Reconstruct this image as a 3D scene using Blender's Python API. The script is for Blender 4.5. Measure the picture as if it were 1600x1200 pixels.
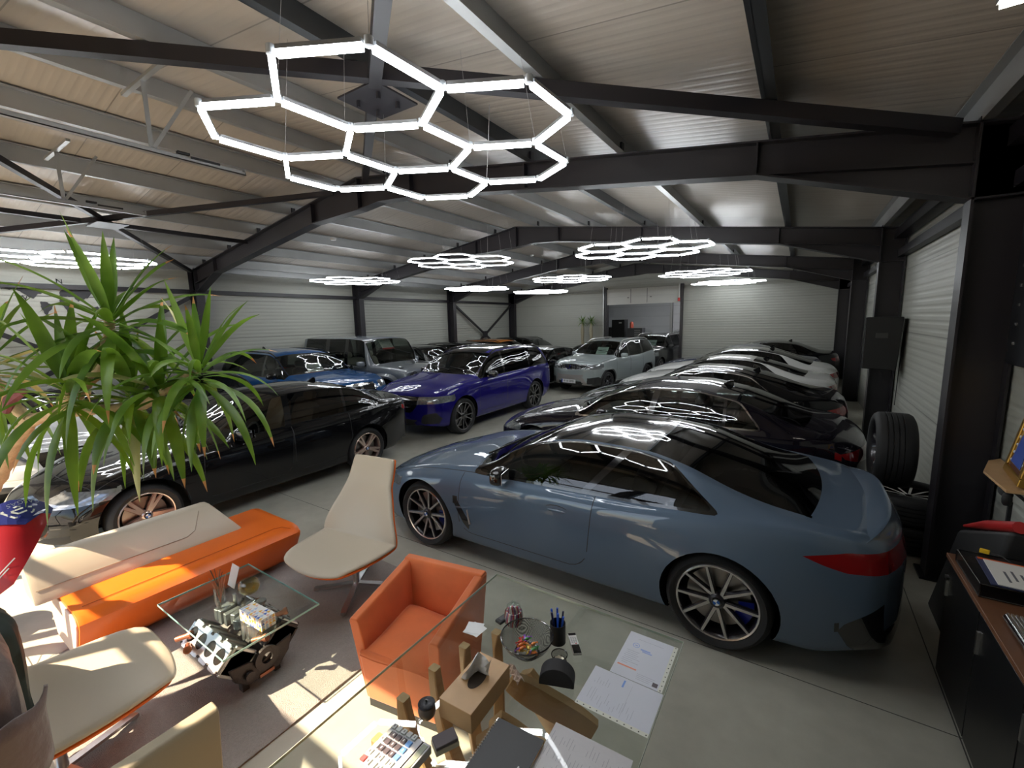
import bpy, bmesh, math, random, bisect
from mathutils import Vector, Matrix, Euler
S = bpy.context.scene
for o in list(bpy.data.objects): bpy.data.objects.remove(o, do_unlink=True)
C = S.collection
PI = math.pi
R = math.radians
random.seed(7)

# ------------------------------------------------------------------ camera
cam_d = bpy.data.cameras.new('camera')
cam = bpy.data.objects.new('camera', cam_d); C.objects.link(cam)
cam_d.sensor_fit = 'HORIZONTAL'; cam_d.sensor_width = 36.0; cam_d.lens = 36.0*682/1600
cam_d.clip_start = 0.05; cam_d.clip_end = 200
CAMM = ((0.83641755, 0.06086525, -0.54470277), (0.54769093, -0.1308642, 0.82638321), (-0.02098407, -0.98953018, -0.14279246))
m = Matrix.Identity(4)
for i in range(3):
    m[i][0] = CAMM[i][0]; m[i][1] = -CAMM[i][1]; m[i][2] = -CAMM[i][2]
m[2][3] = 2.3
cam.matrix_world = m
S.camera = cam

# ------------------------------------------------------------------ world, sun, exposure
w = bpy.data.worlds.new('world'); S.world = w; w.use_nodes = True
wn = w.node_tree.nodes; wl = w.node_tree.links
bg = wn['Background']; bg.inputs['Strength'].default_value = 1.0
sky = wn.new('ShaderNodeTexSky'); sky.sky_type = 'NISHITA'; sky.sun_disc = False
sky.sun_elevation = R(48); sky.sun_rotation = R(200); sky.air_density = 1.2; sky.dust_density = 1.5
mulw = wn.new('ShaderNodeVectorMath'); mulw.operation = 'SCALE'; mulw.inputs['Scale'].default_value = 0.22
wl.new(sky.outputs[0], mulw.inputs[0]); wl.new(mulw.outputs[0], bg.inputs['Color'])
sun_d = bpy.data.lights.new('sun', 'SUN'); sun_d.energy = 13.0; sun_d.angle = R(0.6); sun_d.color = (1.0, 0.79, 0.57)
sun = bpy.data.objects.new('sun', sun_d); C.objects.link(sun)
sun.location = (-4, -12, 14)
sun.rotation_euler = Vector((0.38, 0.62, -0.70)).to_track_quat('-Z', 'Y').to_euler()
LAMP = 17.0
S.view_settings.view_transform = 'Standard'; S.view_settings.look = 'None'
S.view_settings.gamma = 1.0; S.view_settings.use_curve_mapping = False
S.view_settings.exposure = 0.80
cy = S.cycles
cy.use_denoising = True
cy.max_bounces = 8; cy.diffuse_bounces = 4; cy.glossy_bounces = 4; cy.transparent_max_bounces = 16; cy.transmission_bounces = 4
cy.caustics_reflective = False; cy.caustics_refractive = False
cy.sample_clamp_indirect = 6.0
cy.use_light_tree = True

# ------------------------------------------------------------------ materials
MT = {}
def mat(name, col, rough=0.5, metal=0.0, coat=0.0, bump=None, emit=None, spec=0.5, var=None, sheen=0, trans=0, back=None):
    if name in MT: return MT[name]
    m = bpy.data.materials.new(name); m.use_nodes = True; MT[name] = m
    nt = m.node_tree; b = nt.nodes['Principled BSDF']
    c4 = (col[0], col[1], col[2], 1)
    b.inputs['Base Color'].default_value = c4
    b.inputs['Roughness'].default_value = rough; b.inputs['Metallic'].default_value = metal
    b.inputs['Coat Weight'].default_value = coat; b.inputs['Coat Roughness'].default_value = 0.02
    b.inputs['Specular IOR Level'].default_value = spec
    if sheen: b.inputs['Sheen Weight'].default_value = sheen
    if trans: b.inputs['Transmission Weight'].default_value = trans
    if emit: b.inputs['Emission Color'].default_value = (*emit[0], 1); b.inputs['Emission Strength'].default_value = emit[1]
    tc = None
    if var or bump:
        tc = nt.nodes.new('ShaderNodeTexCoord')
    if var:   # (scale, amount)
        n = nt.nodes.new('ShaderNodeTexNoise'); n.inputs['Scale'].default_value = var[0]; n.inputs['Detail'].default_value = 5
        nt.links.new(tc.outputs['Object'], n.inputs['Vector'])
        mx = nt.nodes.new('ShaderNodeMix'); mx.data_type = 'RGBA'
        a = var[1]
        mx.inputs[6].default_value = tuple(max(0, x*(1-a)) for x in col)+(1,); mx.inputs[7].default_value = tuple(min(1, x*(1+a)) for x in col)+(1,)
        nt.links.new(n.outputs['Fac'], mx.inputs[0]); nt.links.new(mx.outputs[2], b.inputs['Base Color'])
    if bump:  # (scale, strength, distance)
        n = nt.nodes.new('ShaderNodeTexNoise'); n.inputs['Scale'].default_value = bump[0]; n.inputs['Detail'].default_value = 4
        nt.links.new(tc.outputs['Object'], n.inputs['Vector'])
        bp = nt.nodes.new('ShaderNodeBump'); bp.inputs['Strength'].default_value = bump[1]; bp.inputs['Distance'].default_value = bump[2] if len(bump) > 2 else 0.01
        nt.links.new(n.outputs['Fac'], bp.inputs['Height']); nt.links.new(bp.outputs[0], b.inputs['Normal'])
    if back is not None:   # the lining seen from the inside
        g = nt.nodes.new('ShaderNodeNewGeometry'); d = nt.nodes.new('ShaderNodeBsdfDiffuse'); d.inputs[0].default_value = (*back, 1)
        ms = nt.nodes.new('ShaderNodeMixShader'); out = nt.nodes['Material Output']
        nt.links.new(g.outputs['Backfacing'], ms.inputs[0]); nt.links.new(b.outputs[0], ms.inputs[1]); nt.links.new(d.outputs[0], ms.inputs[2])
        nt.links.new(ms.outputs[0], out.inputs[0])
    return m
def glass(name, tint, ior=1.5, rough=0.0):
    if name in MT: return MT[name]
    m = bpy.data.materials.new(name); m.use_nodes = True; MT[name] = m
    nt = m.node_tree; nt.nodes.remove(nt.nodes['Principled BSDF']); out = nt.nodes['Material Output']
    t = nt.nodes.new('ShaderNodeBsdfTransparent'); t.inputs[0].default_value = (*tint, 1)
    g = nt.nodes.new('ShaderNodeBsdfGlossy'); g.inputs['Roughness'].default_value = rough
    f = nt.nodes.new('ShaderNodeFresnel'); f.inputs[0].default_value = ior
    geo = nt.nodes.new('ShaderNodeNewGeometry')
    inv = nt.nodes.new('ShaderNodeVectorMath'); inv.operation = 'SCALE'
    mth = nt.nodes.new('ShaderNodeMath'); mth.operation = 'MULTIPLY_ADD'; mth.inputs[1].default_value = -2; mth.inputs[2].default_value = 1
    nt.links.new(geo.outputs['Backfacing'], mth.inputs[0]); nt.links.new(geo.outputs['Normal'], inv.inputs[0])
    nt.links.new(mth.outputs[0], inv.inputs['Scale']); nt.links.new(geo.outputs['Normal'], f.inputs['Normal'])
    ms = nt.nodes.new('ShaderNodeMixShader')
    # a facing-independent fresnel: thin sheet seen from either side
    lw = nt.nodes.new('ShaderNodeLayerWeight'); lw.inputs[0].default_value = 0.5
    pw = nt.nodes.new('ShaderNodeMath'); pw.operation = 'POWER'; pw.inputs[1].default_value = 5.0
    ma = nt.nodes.new('ShaderNodeMath'); ma.operation = 'MULTIPLY_ADD'
    r0 = ((ior-1)/(ior+1))**2*1.7
    ma.inputs[1].default_value = 1-r0; ma.inputs[2].default_value = r0
    nt.links.new(lw.outputs['Facing'], pw.inputs[0]); nt.links.new(pw.outputs[0], ma.inputs[0])
    nt.nodes.remove(f); nt.nodes.remove(inv); nt.nodes.remove(mth); nt.nodes.remove(geo)
    nt.links.new(ma.outputs[0], ms.inputs[0]); nt.links.new(t.outputs[0], ms.inputs[1]); nt.links.new(g.outputs[0], ms.inputs[2])
    nt.links.new(ms.outputs[0], out.inputs[0])
    return m
def paint(name, col, metal=0.3, rough=0.35):
    metal *= .6; rough = .42
    return mat('paint_'+name, col, rough=rough, metal=metal, coat=1.0, spec=.05, back=(0.02, 0.02, 0.02))
def ribbed(name, col, axis, pitch, joint, depth=0.004, rough=0.45, coat=0.0):
    m = bpy.data.materials.new(name); m.use_nodes = True; MT[name] = m
    nt = m.node_tree; b = nt.nodes['Principled BSDF']; L = nt.links
    b.inputs['Roughness'].default_value = rough; b.inputs['Coat Weight'].default_value = coat; b.inputs['Coat Roughness'].default_value = .25
    tc = nt.nodes.new('ShaderNodeTexCoord'); sp = nt.nodes.new('ShaderNodeSeparateXYZ'); L.new(tc.outputs['Object'], sp.inputs[0])
    def M(op, a, bb=None, cc=None):
        n = nt.nodes.new('ShaderNodeMath'); n.operation = op
        for i, v in enumerate((a, bb, cc)):
            if v is None: continue
            if isinstance(v, (int, float)): n.inputs[i].default_value = v
            else: L.new(v, n.inputs[i])
        return n.outputs[0]
    a = sp.outputs[axis]
    s = M('SINE', M('MULTIPLY', a, 2*PI/pitch))
    s = M('SMOOTH_MIN', s, 0.2, 0.3)
    fr = M('ABSOLUTE', M('SUBTRACT', M('FRACT', M('DIVIDE', a, joint)), 0.5))
    j = M('GREATER_THAN', fr, 0.5-0.006/joint)
    hgt = M('SUBTRACT', M('MULTIPLY', s, 0.5), M('MULTIPLY', j, 3.0))
    bp = nt.nodes.new('ShaderNodeBump'); bp.inputs['Distance'].default_value = depth; bp.inputs['Strength'].default_value = 0.6
    L.new(hgt, bp.inputs['Height']); L.new(bp.outputs[0], b.inputs['Normal'])
    mx = nt.nodes.new('ShaderNodeMix'); mx.data_type = 'RGBA'
    mx.inputs[6].default_value = (*col, 1); mx.inputs[7].default_value = tuple(c*0.55 for c in col)+(1,)
    L.new(j, mx.inputs[0]); L.new(mx.outputs[2], b.inputs['Base Color'])
    return m

# ------------------------------------------------------------------ mesh helpers
class MB:
    def __init__(s): s.v = []; s.f = []; s.M = None
    def add(s, vs, fs, M=None):
        o = len(s.v)
        for p in vs:
            p = Vector(p)
            if M is not None: p = M @ p
            if s.M is not None: p = s.M @ p
            s.v.append(p)
        s.f += [tuple(i+o for i in f) for f in fs]
        return s
    def box(s, c, d, M=None, taper=None):
        x, y, z = d[0]/2, d[1]/2, d[2]/2
        tx, ty = taper if taper else (1, 1)
        vs = [(-x, -y, -z), (x, -y, -z), (x, y, -z), (-x, y, -z), (-x*tx, -y*ty, z), (x*tx, -y*ty, z), (x*tx, y*ty, z), (-x*tx, y*ty, z)]
        T = Matrix.Translation(c)
        if M is not None: T = T @ M.to_4x4()
        return s.add(vs, [(0, 3, 2, 1), (4, 5, 6, 7), (0, 1, 5, 4), (1, 2, 6, 5), (2, 3, 7, 6), (3, 0, 4, 7)], T)
    def b2(s, lo, hi):
        return s.box([(a+b)/2 for a, b in zip(lo, hi)], [abs(b-a) for a, b in zip(lo, hi)])
    def bar(s, a, b, w, h, up=(0, 0, 1)):
        a = Vector(a); b = Vector(b); d = b-a; L = d.length
        z = d.normalized(); u = Vector(up)
        x = u.cross(z)
        if x.length < 1e-4: x = Vector((1, 0, 0)).cross(z)
        x.normalize(); y = z.cross(x)
        Mx = Matrix((x, y, z)).transposed().to_4x4(); Mx.translation = (a+b)/2
        o = s.M; 
        vs = [(-w/2, -h/2, -L/2), (w/2, -h/2, -L/2), (w/2, h/2, -L/2), (-w/2, h/2, -L/2), (-w/2, -h/2, L/2), (w/2, -h/2, L/2), (w/2, h/2, L/2), (-w/2, h/2, L/2)]
        return s.add(vs, [(0, 3, 2, 1), (4, 5, 6, 7), (0, 1, 5, 4), (1, 2, 6, 5), (2, 3, 7, 6), (3, 0, 4, 7)], Mx)
    def tube(s, pts, r, n=8, caps=True, closed=False):
        pts = [Vector(p) for p in pts]; N = len(pts)
        rs = r if isinstance(r, (list, tuple)) else [r]*N
        vs = []; fs = []; ref = None
        for i, p in enumerate(pts):
            if closed: t = pts[(i+1) % N]-pts[i-1]
            else: t = (pts[min(i+1, N-1)]-pts[max(i-1, 0)])
            t.normalize()
            if ref is None:
                ref = Vector((0, 0, 1)) if abs(t.z) < .9 else Vector((1, 0, 0))
            u = ref-t*ref.dot(t); u.normalize(); ref = u; v = t.cross(u)
            for k in range(n):
                a = 2*PI*k/n; vs.append(p+u*(math.cos(a)*rs[i])+v*(math.sin(a)*rs[i]))
        for i in range(N if closed else N-1):
            j = (i+1) % N
            for k in range(n):
                l = (k+1) % n; fs.append((i*n+k, i*n+l, j*n+l, j*n+k))
        if caps and not closed: fs.append(tuple(range(n))[::-1]); fs.append(tuple((N-1)*n+k for k in range(n)))
        return s.add(vs, fs)
    def cyl(s, a, b, r, n=16, r2=None):
        return s.tube([a, b], [r, r if r2 is None else r2], n)
    def lathe(s, prof, n=24, axis='z', c=(0, 0, 0), closed=False, a0=0, a1=2*PI):
        full = abs(a1-a0-2*PI) < 1e-6; K = n if full else n+1
        vs = []; fs = []
        for k in range(K):
            a = a0+(a1-a0)*k/n; ca, sa = math.cos(a), math.sin(a)
            for (r, h) in prof:
                p = (r*ca, r*sa, h) if axis == 'z' else ((r*ca, h, r*sa) if axis == 'y' else (h, r*ca, r*sa))
                vs.append((p[0]+c[0], p[1]+c[1], p[2]+c[2]))
        m = len(prof)
        for k in range(n):
            l = (k+1) % K
            for i in range(m if closed else m-1):
                j = (i+1) % m
                q = (k*m+i, l*m+i, l*m+j, k*m+j)
                fs.append(q if axis != 'y' else q[::-1])
        return s.add(vs, fs)
    def prism(s, poly, h0, h1, plane='xy', M=None):
        n = len(poly)
        def P(p, h): return (p[0], p[1], h) if plane == 'xy' else ((p[0], h, p[1]) if plane == 'xz' else (h, p[0], p[1]))
        vs = [P(p, h0) for p in poly]+[P(p, h1) for p in poly]
        fs = [tuple(range(n))[::-1], tuple(range(n, 2*n))]+[(i, (i+1) % n, n+(i+1) % n, n+i) for i in range(n)]
        if plane == 'xz': fs = [f[::-1] for f in fs]
        return s.add(vs, fs, M)
    def grid(s, rows, flip=False, closed_v=False):
        n = len(rows[0]); vs = [p for r in rows for p in r]; fs = []
        for i in range(len(rows)-1):
            for k in range(n if closed_v else n-1):
                l = (k+1) % n; q = (i*n+k, i*n+l, (i+1)*n+l, (i+1)*n+k)
                fs.append(q[::-1] if flip else q)
        return s.add(vs, fs)
    def build(s, name, m, parent=None, smooth=False, bevel=0, subsurf=0, recalc=True, merge=0, angle=40):
        me = bpy.data.meshes.new(name)
        me.from_pydata([tuple(v) for v in s.v], [], s.f)
        bm = bmesh.new(); bm.from_mesh(me)
        if merge: bmesh.ops.remove_doubles(bm, verts=bm.verts, dist=merge)
        if recalc: bmesh.ops.recalc_face_normals(bm, faces=bm.faces)
        bm.to_mesh(me); bm.free()
        ms = m if isinstance(m, (list, tuple)) else [m]
        for q in ms: me.materials.append(q)
        if smooth or bevel or subsurf:
            me.shade_smooth()
            if not subsurf: me.set_sharp_from_angle(angle=R(angle))
        o = bpy.data.objects.new(name, me); C.objects.link(o)
        if parent is not None: o.parent = parent
        if bevel:
            b = o.modifiers.new('bevel', 'BEVEL'); b.width = bevel; b.segments = 2; b.limit_method = 'ANGLE'; b.angle_limit = R(35); b.harden_normals = True
        if subsurf:
            b = o.modifiers.new('sub', 'SUBSURF'); b.levels = subsurf; b.render_levels = subsurf
        return o
def tag(o, label=None, cat=None, group=None, kind=None):
    if label: o['label'] = label
    if cat: o['category'] = cat
    if group: o['group'] = group
    if kind: o['kind'] = kind
    return o
def thing(name, label, cat, loc=(0, 0, 0), rz=0, group=None):
    o = bpy.data.objects.new(name, None); C.objects.link(o); o.location = loc; o.rotation_euler = (0, 0, rz)
    o.empty_display_size = 0.1
    return tag(o, label, cat, group)
def struct(o): o['kind'] = 'structure'; return o
def copy_tree(o, parent=None, skip=()):
    c = o.copy(); C.objects.link(c); c.parent = parent
    for ch in [x for x in CH.get(o, o.children)]: copy_tree(ch, c)
    return c
CH = {}
def text_mesh(txt, size, ext=0.0005):
    cu = bpy.data.curves.new('t', 'FONT'); cu.body = txt; cu.size = size; cu.extrude = ext; cu.align_x = 'CENTER'; cu.align_y = 'CENTER'
    o = bpy.data.objects.new('t', cu); C.objects.link(o)
    dg = bpy.context.evaluated_depsgraph_get(); me = bpy.data.meshes.new_from_object(o.evaluated_get(dg))
    vs = [v.co.copy() for v in me.vertices]; fs = [tuple(p.vertices) for p in me.polygons]
    bpy.data.objects.remove(o, do_unlink=True)
    return vs, fs
def pch(keys):
    xs = [k[0] for k in keys]; ys = [k[1] for k in keys]; n = len(xs)
    h = [xs[i+1]-xs[i] for i in range(n-1)]; d = [(ys[i+1]-ys[i])/h[i] for i in range(n-1)]
    m = [d[0]]+[0 if d[i-1]*d[i] <= 0 else 2*d[i-1]*d[i]/(d[i-1]+d[i]) for i in range(1, n-1)]+[d[-1]]
    def f(x):
        if x <= xs[0]: return ys[0]
        if x >= xs[-1]: return ys[-1]
        i = bisect.bisect_right(xs, x)-1; t = (x-xs[i])/h[i]
        return (2*t**3-3*t*t+1)*ys[i]+(t**3-2*t*t+t)*h[i]*m[i]+(-2*t**3+3*t*t)*ys[i+1]+(t**3-t*t)*h[i]*m[i+1]
    return f
def sst(a, b, x):
    t = max(0, min(1, (x-a)/(b-a))); return t*t*(3-2*t)

steel = mat('black_steel', (0.018, 0.016, 0.02), rough=0.42)
galv = mat('galvanised_steel', (0.42, 0.43, 0.43), rough=0.38, metal=0.55, var=(3, 0.12))
galv_dark = mat('dark_coated_steel', (0.06, 0.065, 0.07), rough=0.35, metal=0.4)
rubber = mat('rubber', (0.012, 0.012, 0.012), rough=0.75, bump=(60, .2, .002))
chrome = mat('chrome', (0.8, 0.8, 0.8), rough=0.08, metal=1)
satin = mat('satin_aluminium', (0.62, 0.62, 0.62), rough=0.28, metal=1)
gblack = mat('gloss_black', (0.006, 0.006, 0.007), rough=0.12, coat=1)
mblack = mat('matt_black_plastic', (0.018, 0.018, 0.019), rough=0.6)
white_p = mat('white_plastic', (0.75, 0.75, 0.73), rough=0.4)
clear = glass('clear_glass', (0.93, 0.97, 0.95))
# ------------------------------------------------------------------ the hall
XL, XR, Y0, Y1 = -12.86, 1.40, -0.9, 19.55
XA = -6.2
def ztop(x):   # top of frames = underside of purlins
    return 4.67-0.131*(x-XA) if x > XA else 4.67-0.150*(XA-x)
m_floor = bpy.data.materials.new('concrete_floor'); m_floor.use_nodes = True
nt = m_floor.node_tree; b = nt.nodes['Principled BSDF']; L = nt.links
tc = nt.nodes.new('ShaderNodeTexCoord')
n1 = nt.nodes.new('ShaderNodeTexNoise'); n1.inputs['Scale'].default_value = 0.7; n1.inputs['Detail'].default_value = 8; n1.inputs['Roughness'].default_value = .62
n2 = nt.nodes.new('ShaderNodeTexNoise'); n2.inputs['Scale'].default_value = 6; n2.inputs['Detail'].default_value = 6
L.new(tc.outputs['Object'], n1.inputs[0]); L.new(tc.outputs['Object'], n2.inputs[0])
cr = nt.nodes.new('ShaderNodeValToRGB'); cr.color_ramp.elements[0].position = .3; cr.color_ramp.elements[1].position = .72
cr.color_ramp.elements[0].color = (0.37, 0.36, 0.305, 1); cr.color_ramp.elements[1].color = (0.56, 0.55, 0.475, 1)
add = nt.nodes.new('ShaderNodeMath'); add.operation = 'MULTIPLY_ADD'; add.inputs[1].default_value = .35
L.new(n2.outputs[0], add.inputs[0]); 
sc = nt.nodes.new('ShaderNodeMath'); sc.operation = 'MULTIPLY'; sc.inputs[1].default_value = .7; L.new(n1.outputs[0], sc.inputs[0]); L.new(sc.outputs[0], add.inputs[2])
L.new(add.outputs[0], cr.inputs[0]); 
sp = nt.nodes.new('ShaderNodeSeparateXYZ'); L.new(tc.outputs['Object'], sp.inputs[0])
def joint(sock, off, per):
    a = nt.nodes.new('ShaderNodeMath'); a.operation = 'ADD'; a.inputs[1].default_value = -off+100*per; L.new(sock, a.inputs[0])
    d = nt.nodes.new('ShaderNodeMath'); d.operation = 'MODULO'; d.inputs[1].default_value = per; L.new(a.outputs[0], d.inputs[0])
    g = nt.nodes.new('ShaderNodeMath'); g.operation = 'LESS_THAN'; g.inputs[1].default_value = .007; L.new(d.outputs[0], g.inputs[0]); return g.outputs[0]
jm = nt.nodes.new('ShaderNodeMath'); jm.operation = 'MAXIMUM'
L.new(joint(sp.outputs[0], 0.86, 4.8), jm.inputs[0]); L.new(joint(sp.outputs[1], 3.05, 4.8), jm.inputs[1])
mj = nt.nodes.new('ShaderNodeMix'); mj.data_type = 'RGBA'; mj.inputs[7].default_value = (.05, .05, .045, 1)
L.new(jm.outputs[0], mj.inputs[0]); L.new(cr.outputs[0], mj.inputs[6]); L.new(mj.outputs[2], b.inputs['Base Color'])
rr = nt.nodes.new('ShaderNodeMapRange'); rr.inputs[3].default_value = .24; rr.inputs[4].default_value = .5; L.new(n1.outputs[0], rr.inputs[0]); L.new(rr.outputs[0], b.inputs['Roughness'])
b.inputs['Specular IOR Level'].default_value = .45

struct(MB().b2((XL-.3, Y0-.1, -.2), (XR+.3, 27.2, 0)).build('floor', m_floor))
m_ground = mat('outdoor_paving', (0.42, 0.40, 0.36), rough=.85, var=(2, .15))
struct(MB().b2((-40, -40, -.25), (30, Y0-.1, -.02)).build('ground', m_ground))
m_wall = ribbed('wall_panel', (0.41, 0.418, 0.375), 2, 0.10, 1.0, depth=.009, rough=.42)
m_wall_h = m_wall
m_ceil = ribbed('roof_panel', (0.53, 0.475, 0.41), 1, 0.115, 1.0, depth=.007, rough=.33, coat=.25)
struct(MB().b2((XL-.12, Y0, 0), (XL, Y1+.1, 4.1)).build('wall_left', m_wall))
struct(MB().b2((XR, Y0, 0), (XR+.12, Y1+.1, 4.1)).build('wall_right', m_wall))
# far wall with the doorway x -7.52..-4.27, z..2.9
g = MB(); 
def gable(x0, x1, z0, y0, y1):
    pts = [(x0, z0)]+[(x1, z0), (x1, ztop(x1)+.22)]+([(XA, ztop(XA)+.22)] if x0 < XA < x1 else [])+[(x0, ztop(x0)+.22)]
    g.prism(pts, y0, y1, 'xz')
gable(XL, -7.55, 0, Y1, Y1+.12); gable(-7.55, -4.24, 3.62, Y1, Y1+.12); gable(-4.24, XR, 0, Y1, Y1+.12)
struct(g.build('wall_back', m_wall))
# front facade: glazing from x=-12.6 to -1.35
g = MB(); gable(XL, -12.6, 0, Y0-.12, Y0); gable(-12.6, -2.1, 3.0, Y0-.12, Y0); gable(-2.1, XR, 0, Y0-.12, Y0)
struct(g.build('wall_front', m_wall))
k = 1
x = -12.6
xs = [-12.6, -11.2, -9.8, -8.4, -7.0, -5.62, -4.24, -2.86, -2.1]
for i in range(len(xs)-1):
    f = MB(); a, c_ = xs[i]+.005, xs[i+1]-.005
    for q in ((a, a+.035), (c_-.035, c_)): f.b2((q[0], Y0-.09, 0.002), (q[1], Y0-.03, 2.998))
    for z in (.002, 2.3, 2.938): f.b2((a+.035, Y0-.09, z), (c_-.035, Y0-.03, z+.06))
    fr = struct(f.build('window_%d' % k, mat('anthracite_frame', (.05, .05, .055), rough=.4)))
    p = MB().b2((a+.035, Y0-.063, .062), (c_-.035, Y0-.057, 2.3)).b2((a+.035, Y0-.063, 2.36), (c_-.035, Y0-.057, 2.938)).build('pane', glass('window_glass', (.96, .97, .97)), fr)
    k += 1
# roof panels
def roof_slab(x0, x1, y0, y1, name):
    a, b_ = ztop(x0)+.21, ztop(x1)+.21
    vs = [(x0, y0, a), (x1, y0, b_), (x1, y1, b_), (x0, y1, a)]
    vs += [(p[0], p[1], p[2]+.1) for p in vs]
    return MB().add(vs, [(0, 1, 2, 3), (7, 6, 5, 4), (0, 4, 5, 1), (1, 5, 6, 2), (2, 6, 7, 3), (3, 7, 4, 0)]).build(name, m_ceil)
struct(roof_slab(XL-.12, XA, Y0-.1, Y1+.1, 'ceiling')); struct(roof_slab(XA, XR+.12, Y0-.1, Y1+.1, 'ceiling'))
# back room
m_room = ribbed('back_room_panel', (0.50, 0.52, 0.54), 2, 0.25, .6, rough=.5)
struct(MB().b2((-11.0, 27.0, 0), (-1.5, 27.1, 4.4)).b2((-11.1, Y1+.12, 0), (-11, 27.1, 4.4)).b2((-1.5, Y1+.12, 0), (-1.4, 27.1, 4.4)).build('wall_room', m_room))
struct(MB().b2((-11.1, Y1+.12, 4.4), (-1.4, 27.1, 4.5)).build('ceiling', m_ceil))
tn = [1]
def trim(mb, m=steel, **k):
    o = struct(mb.build('trim_%d' % tn[0], m, **k)); tn[0] += 1; return o
# portal frames
def frame(y, full=True):
    g = MB(); t = .012; W = .19
    top = [(-12.82, ztop(-12.82)), (XA, ztop(XA)), (1.37, ztop(1.37))]
    bot = [(1.37, 3.16), (1.06, 3.16), (-.44, 3.62), (-5.0, 4.18), (-5.7, 4.22), (XA, 4.17), (-7.5, 4.12), (-11.45, 3.56), (-12.5, 3.16), (-12.82, 3.16)]
    # web, split into quads against the top line
    for i in range(len(bot)-1):
        a, b_ = bot[i], bot[i+1]
        if i == 4: pass
        g.prism([b_, a, (a[0], ztop(a[0])-.01), (b_[0], ztop(b_[0])-.01)], y-t/2, y+t/2, 'xz')
    for i in range(len(bot)-1):
        a, b_ = bot[i], bot[i+1]
        if i in (0, len(bot)-2): continue
        g.bar((a[0], y, a[1]), (b_[0], y, b_[1]), .016, W, up=(0, 1, 0))
    # original bottom chord inside the haunches
    g.bar((-.44, y, 3.62), (1.05, y, 3.43), .014, W*.9, up=(0, 1, 0)); g.bar((-11.45, y, 3.56), (-12.5, y, 3.38), .014, W*.9, up=(0, 1, 0))
    g.bar((-12.82, y, ztop(-12.82)-.008), (XA, y, ztop(XA)-.008), .016, W, up=(0, 1, 0)); g.bar((XA, y, ztop(XA)-.008), (1.37, y, ztop(1.37)-.008), .016, W, up=(0, 1, 0))
    for x in (-.44, -5.0, XA, -7.5, -11.45, -3.0): # stiffeners
        zb = {-.44: 3.62, -5.0: 4.18, XA: 4.17, -7.5: 4.12, -11.45: 3.56, -3.0: 3.94}[x]
        g.b2((x-.007, y-W/2+.01, zb), (x+.007, y+W/2-.01, ztop(x)-.01))
    for s_, (xi, xo) in ((1, (1.05, 1.37)), (-1, (-12.5, -12.82))):
        g.b2((min(xi, xo), y-t/2, 0), (max(xi, xo), y+t/2, 3.70))
        g.b2((xi-.009, y-W/2, 0), (xi+.009, y+W/2, 3.75-(0.0 if s_ > 0 else .0))); g.b2((xo-.009, y-W/2, 0), (xo+.009, y+W/2, 3.69))
        g.b2((min(xi, xo), y-W/2, 3.15), (max(xi, xo), y+W/2, 3.165)); g.b2((min(xi, xo)-.05, y-W/2-.03, 0), (max(xi, xo)+.0, y+W/2+.03, .02))
    if y > 0:
        for x in PX[1:-1]:
            g.b2((x-.03, y-.035, ztop(x)-.0), (x+.03, y+.035, ztop(x)+.13))
    trim(g)
PX = [1.05, -.32, -1.79, -2.95, -4.25, -5.6, -6.9, -8.2, -9.5, -10.8, -12.1, -12.7]
for y in (0.2-.0, 5.0, 9.8, 14.6, 19.4):
    frame(y)
# purlins (Z sections)
for i, x in enumerate(PX):
    g = MB(); z0, z1 = ztop(x)+.002, ztop(x)+.205; s_ = 1 if x > XA else -1
    g.b2((x-.004, Y0, z0), (x+.004, Y1, z1)); g.b2((x, Y0, z0), (x+.07*s_, Y1, z0+.006)); g.b2((x, Y0, z1-.012), (x-.07*s_, Y1, z1-.006))
    trim(g, galv_dark if i in (1, 3) else galv)
# strut tubes and bracing in the first bay
def rp(x, y, d=-.06): return (x, y, ztop(x)+d)
g = MB(); g.bar(rp(.9, 4.85), rp(-5.9, .45), .09, .11, up=(0, 0, 1)); trim(g)
g = MB(); g.bar(rp(-5.9, 4.85, -.07), rp(-.2, .45, -.07), .09, .11); trim(g)
g = MB(); g.b2((-3.25, 2.45, ztop(-3)-.14), (-2.8, 2.9, ztop(-3)-.125))
for dx, dy in ((-.12, .1), (.12, -.1), (-.12, -.1), (.12, .1)): g.cyl((-3.02+dx, 2.67+dy, ztop(-3)-.19), (-3.02+dx, 2.67+dy, ztop(-3)-.12), .018, 6)
trim(g)
g = MB(); g.bar(rp(-6.8, 4.9), rp(-12.4, .35), .07, .08); trim(g)
g = MB(); g.bar(rp(-12.5, 4.85), rp(-6.9, .35), .07, .08); trim(g)
g = MB(); g.bar(rp(-9.9, 4.95, -.05), rp(-9.9, -.8, -.05), .07, .07); trim(g)
g = MB(); g.b2((-10.0, 2.45, ztop(-9.8)-.13), (-9.4, 2.85, ztop(-9.8)-.118)); trim(g)
# gallery of wall rails and bracing on the left wall
g = MB(); g.b2((-12.84, Y0, 3.14), (-12.74, Y1, 3.24)); trim(g)
g = MB(); g.bar((-12.7, 14.75, 3.1), (-12.7, 19.25, .3), .05, .09); g.bar((-12.66, 19.25, 3.1), (-12.66, 14.75, .3), .05, .09); g.b2((-12.69, 16.85, 1.55), (-12.65, 17.15, 1.85)); trim(g)
g = MB(); g.bar((-12.7, 4.85, 3.05), (-12.7, .35, .3), .05, .09); g.bar((-12.66, .35, 3.05), (-12.66, 4.85, .3), .05, .09); trim(g)
g = MB(); g.b2((1.28, Y0, 3.22), (1.38, Y1, 3.34)); trim(g)
g = MB(); g.b2((1.22, Y0, 3.52), (1.38, Y1, 3.66)); trim(g)
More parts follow.
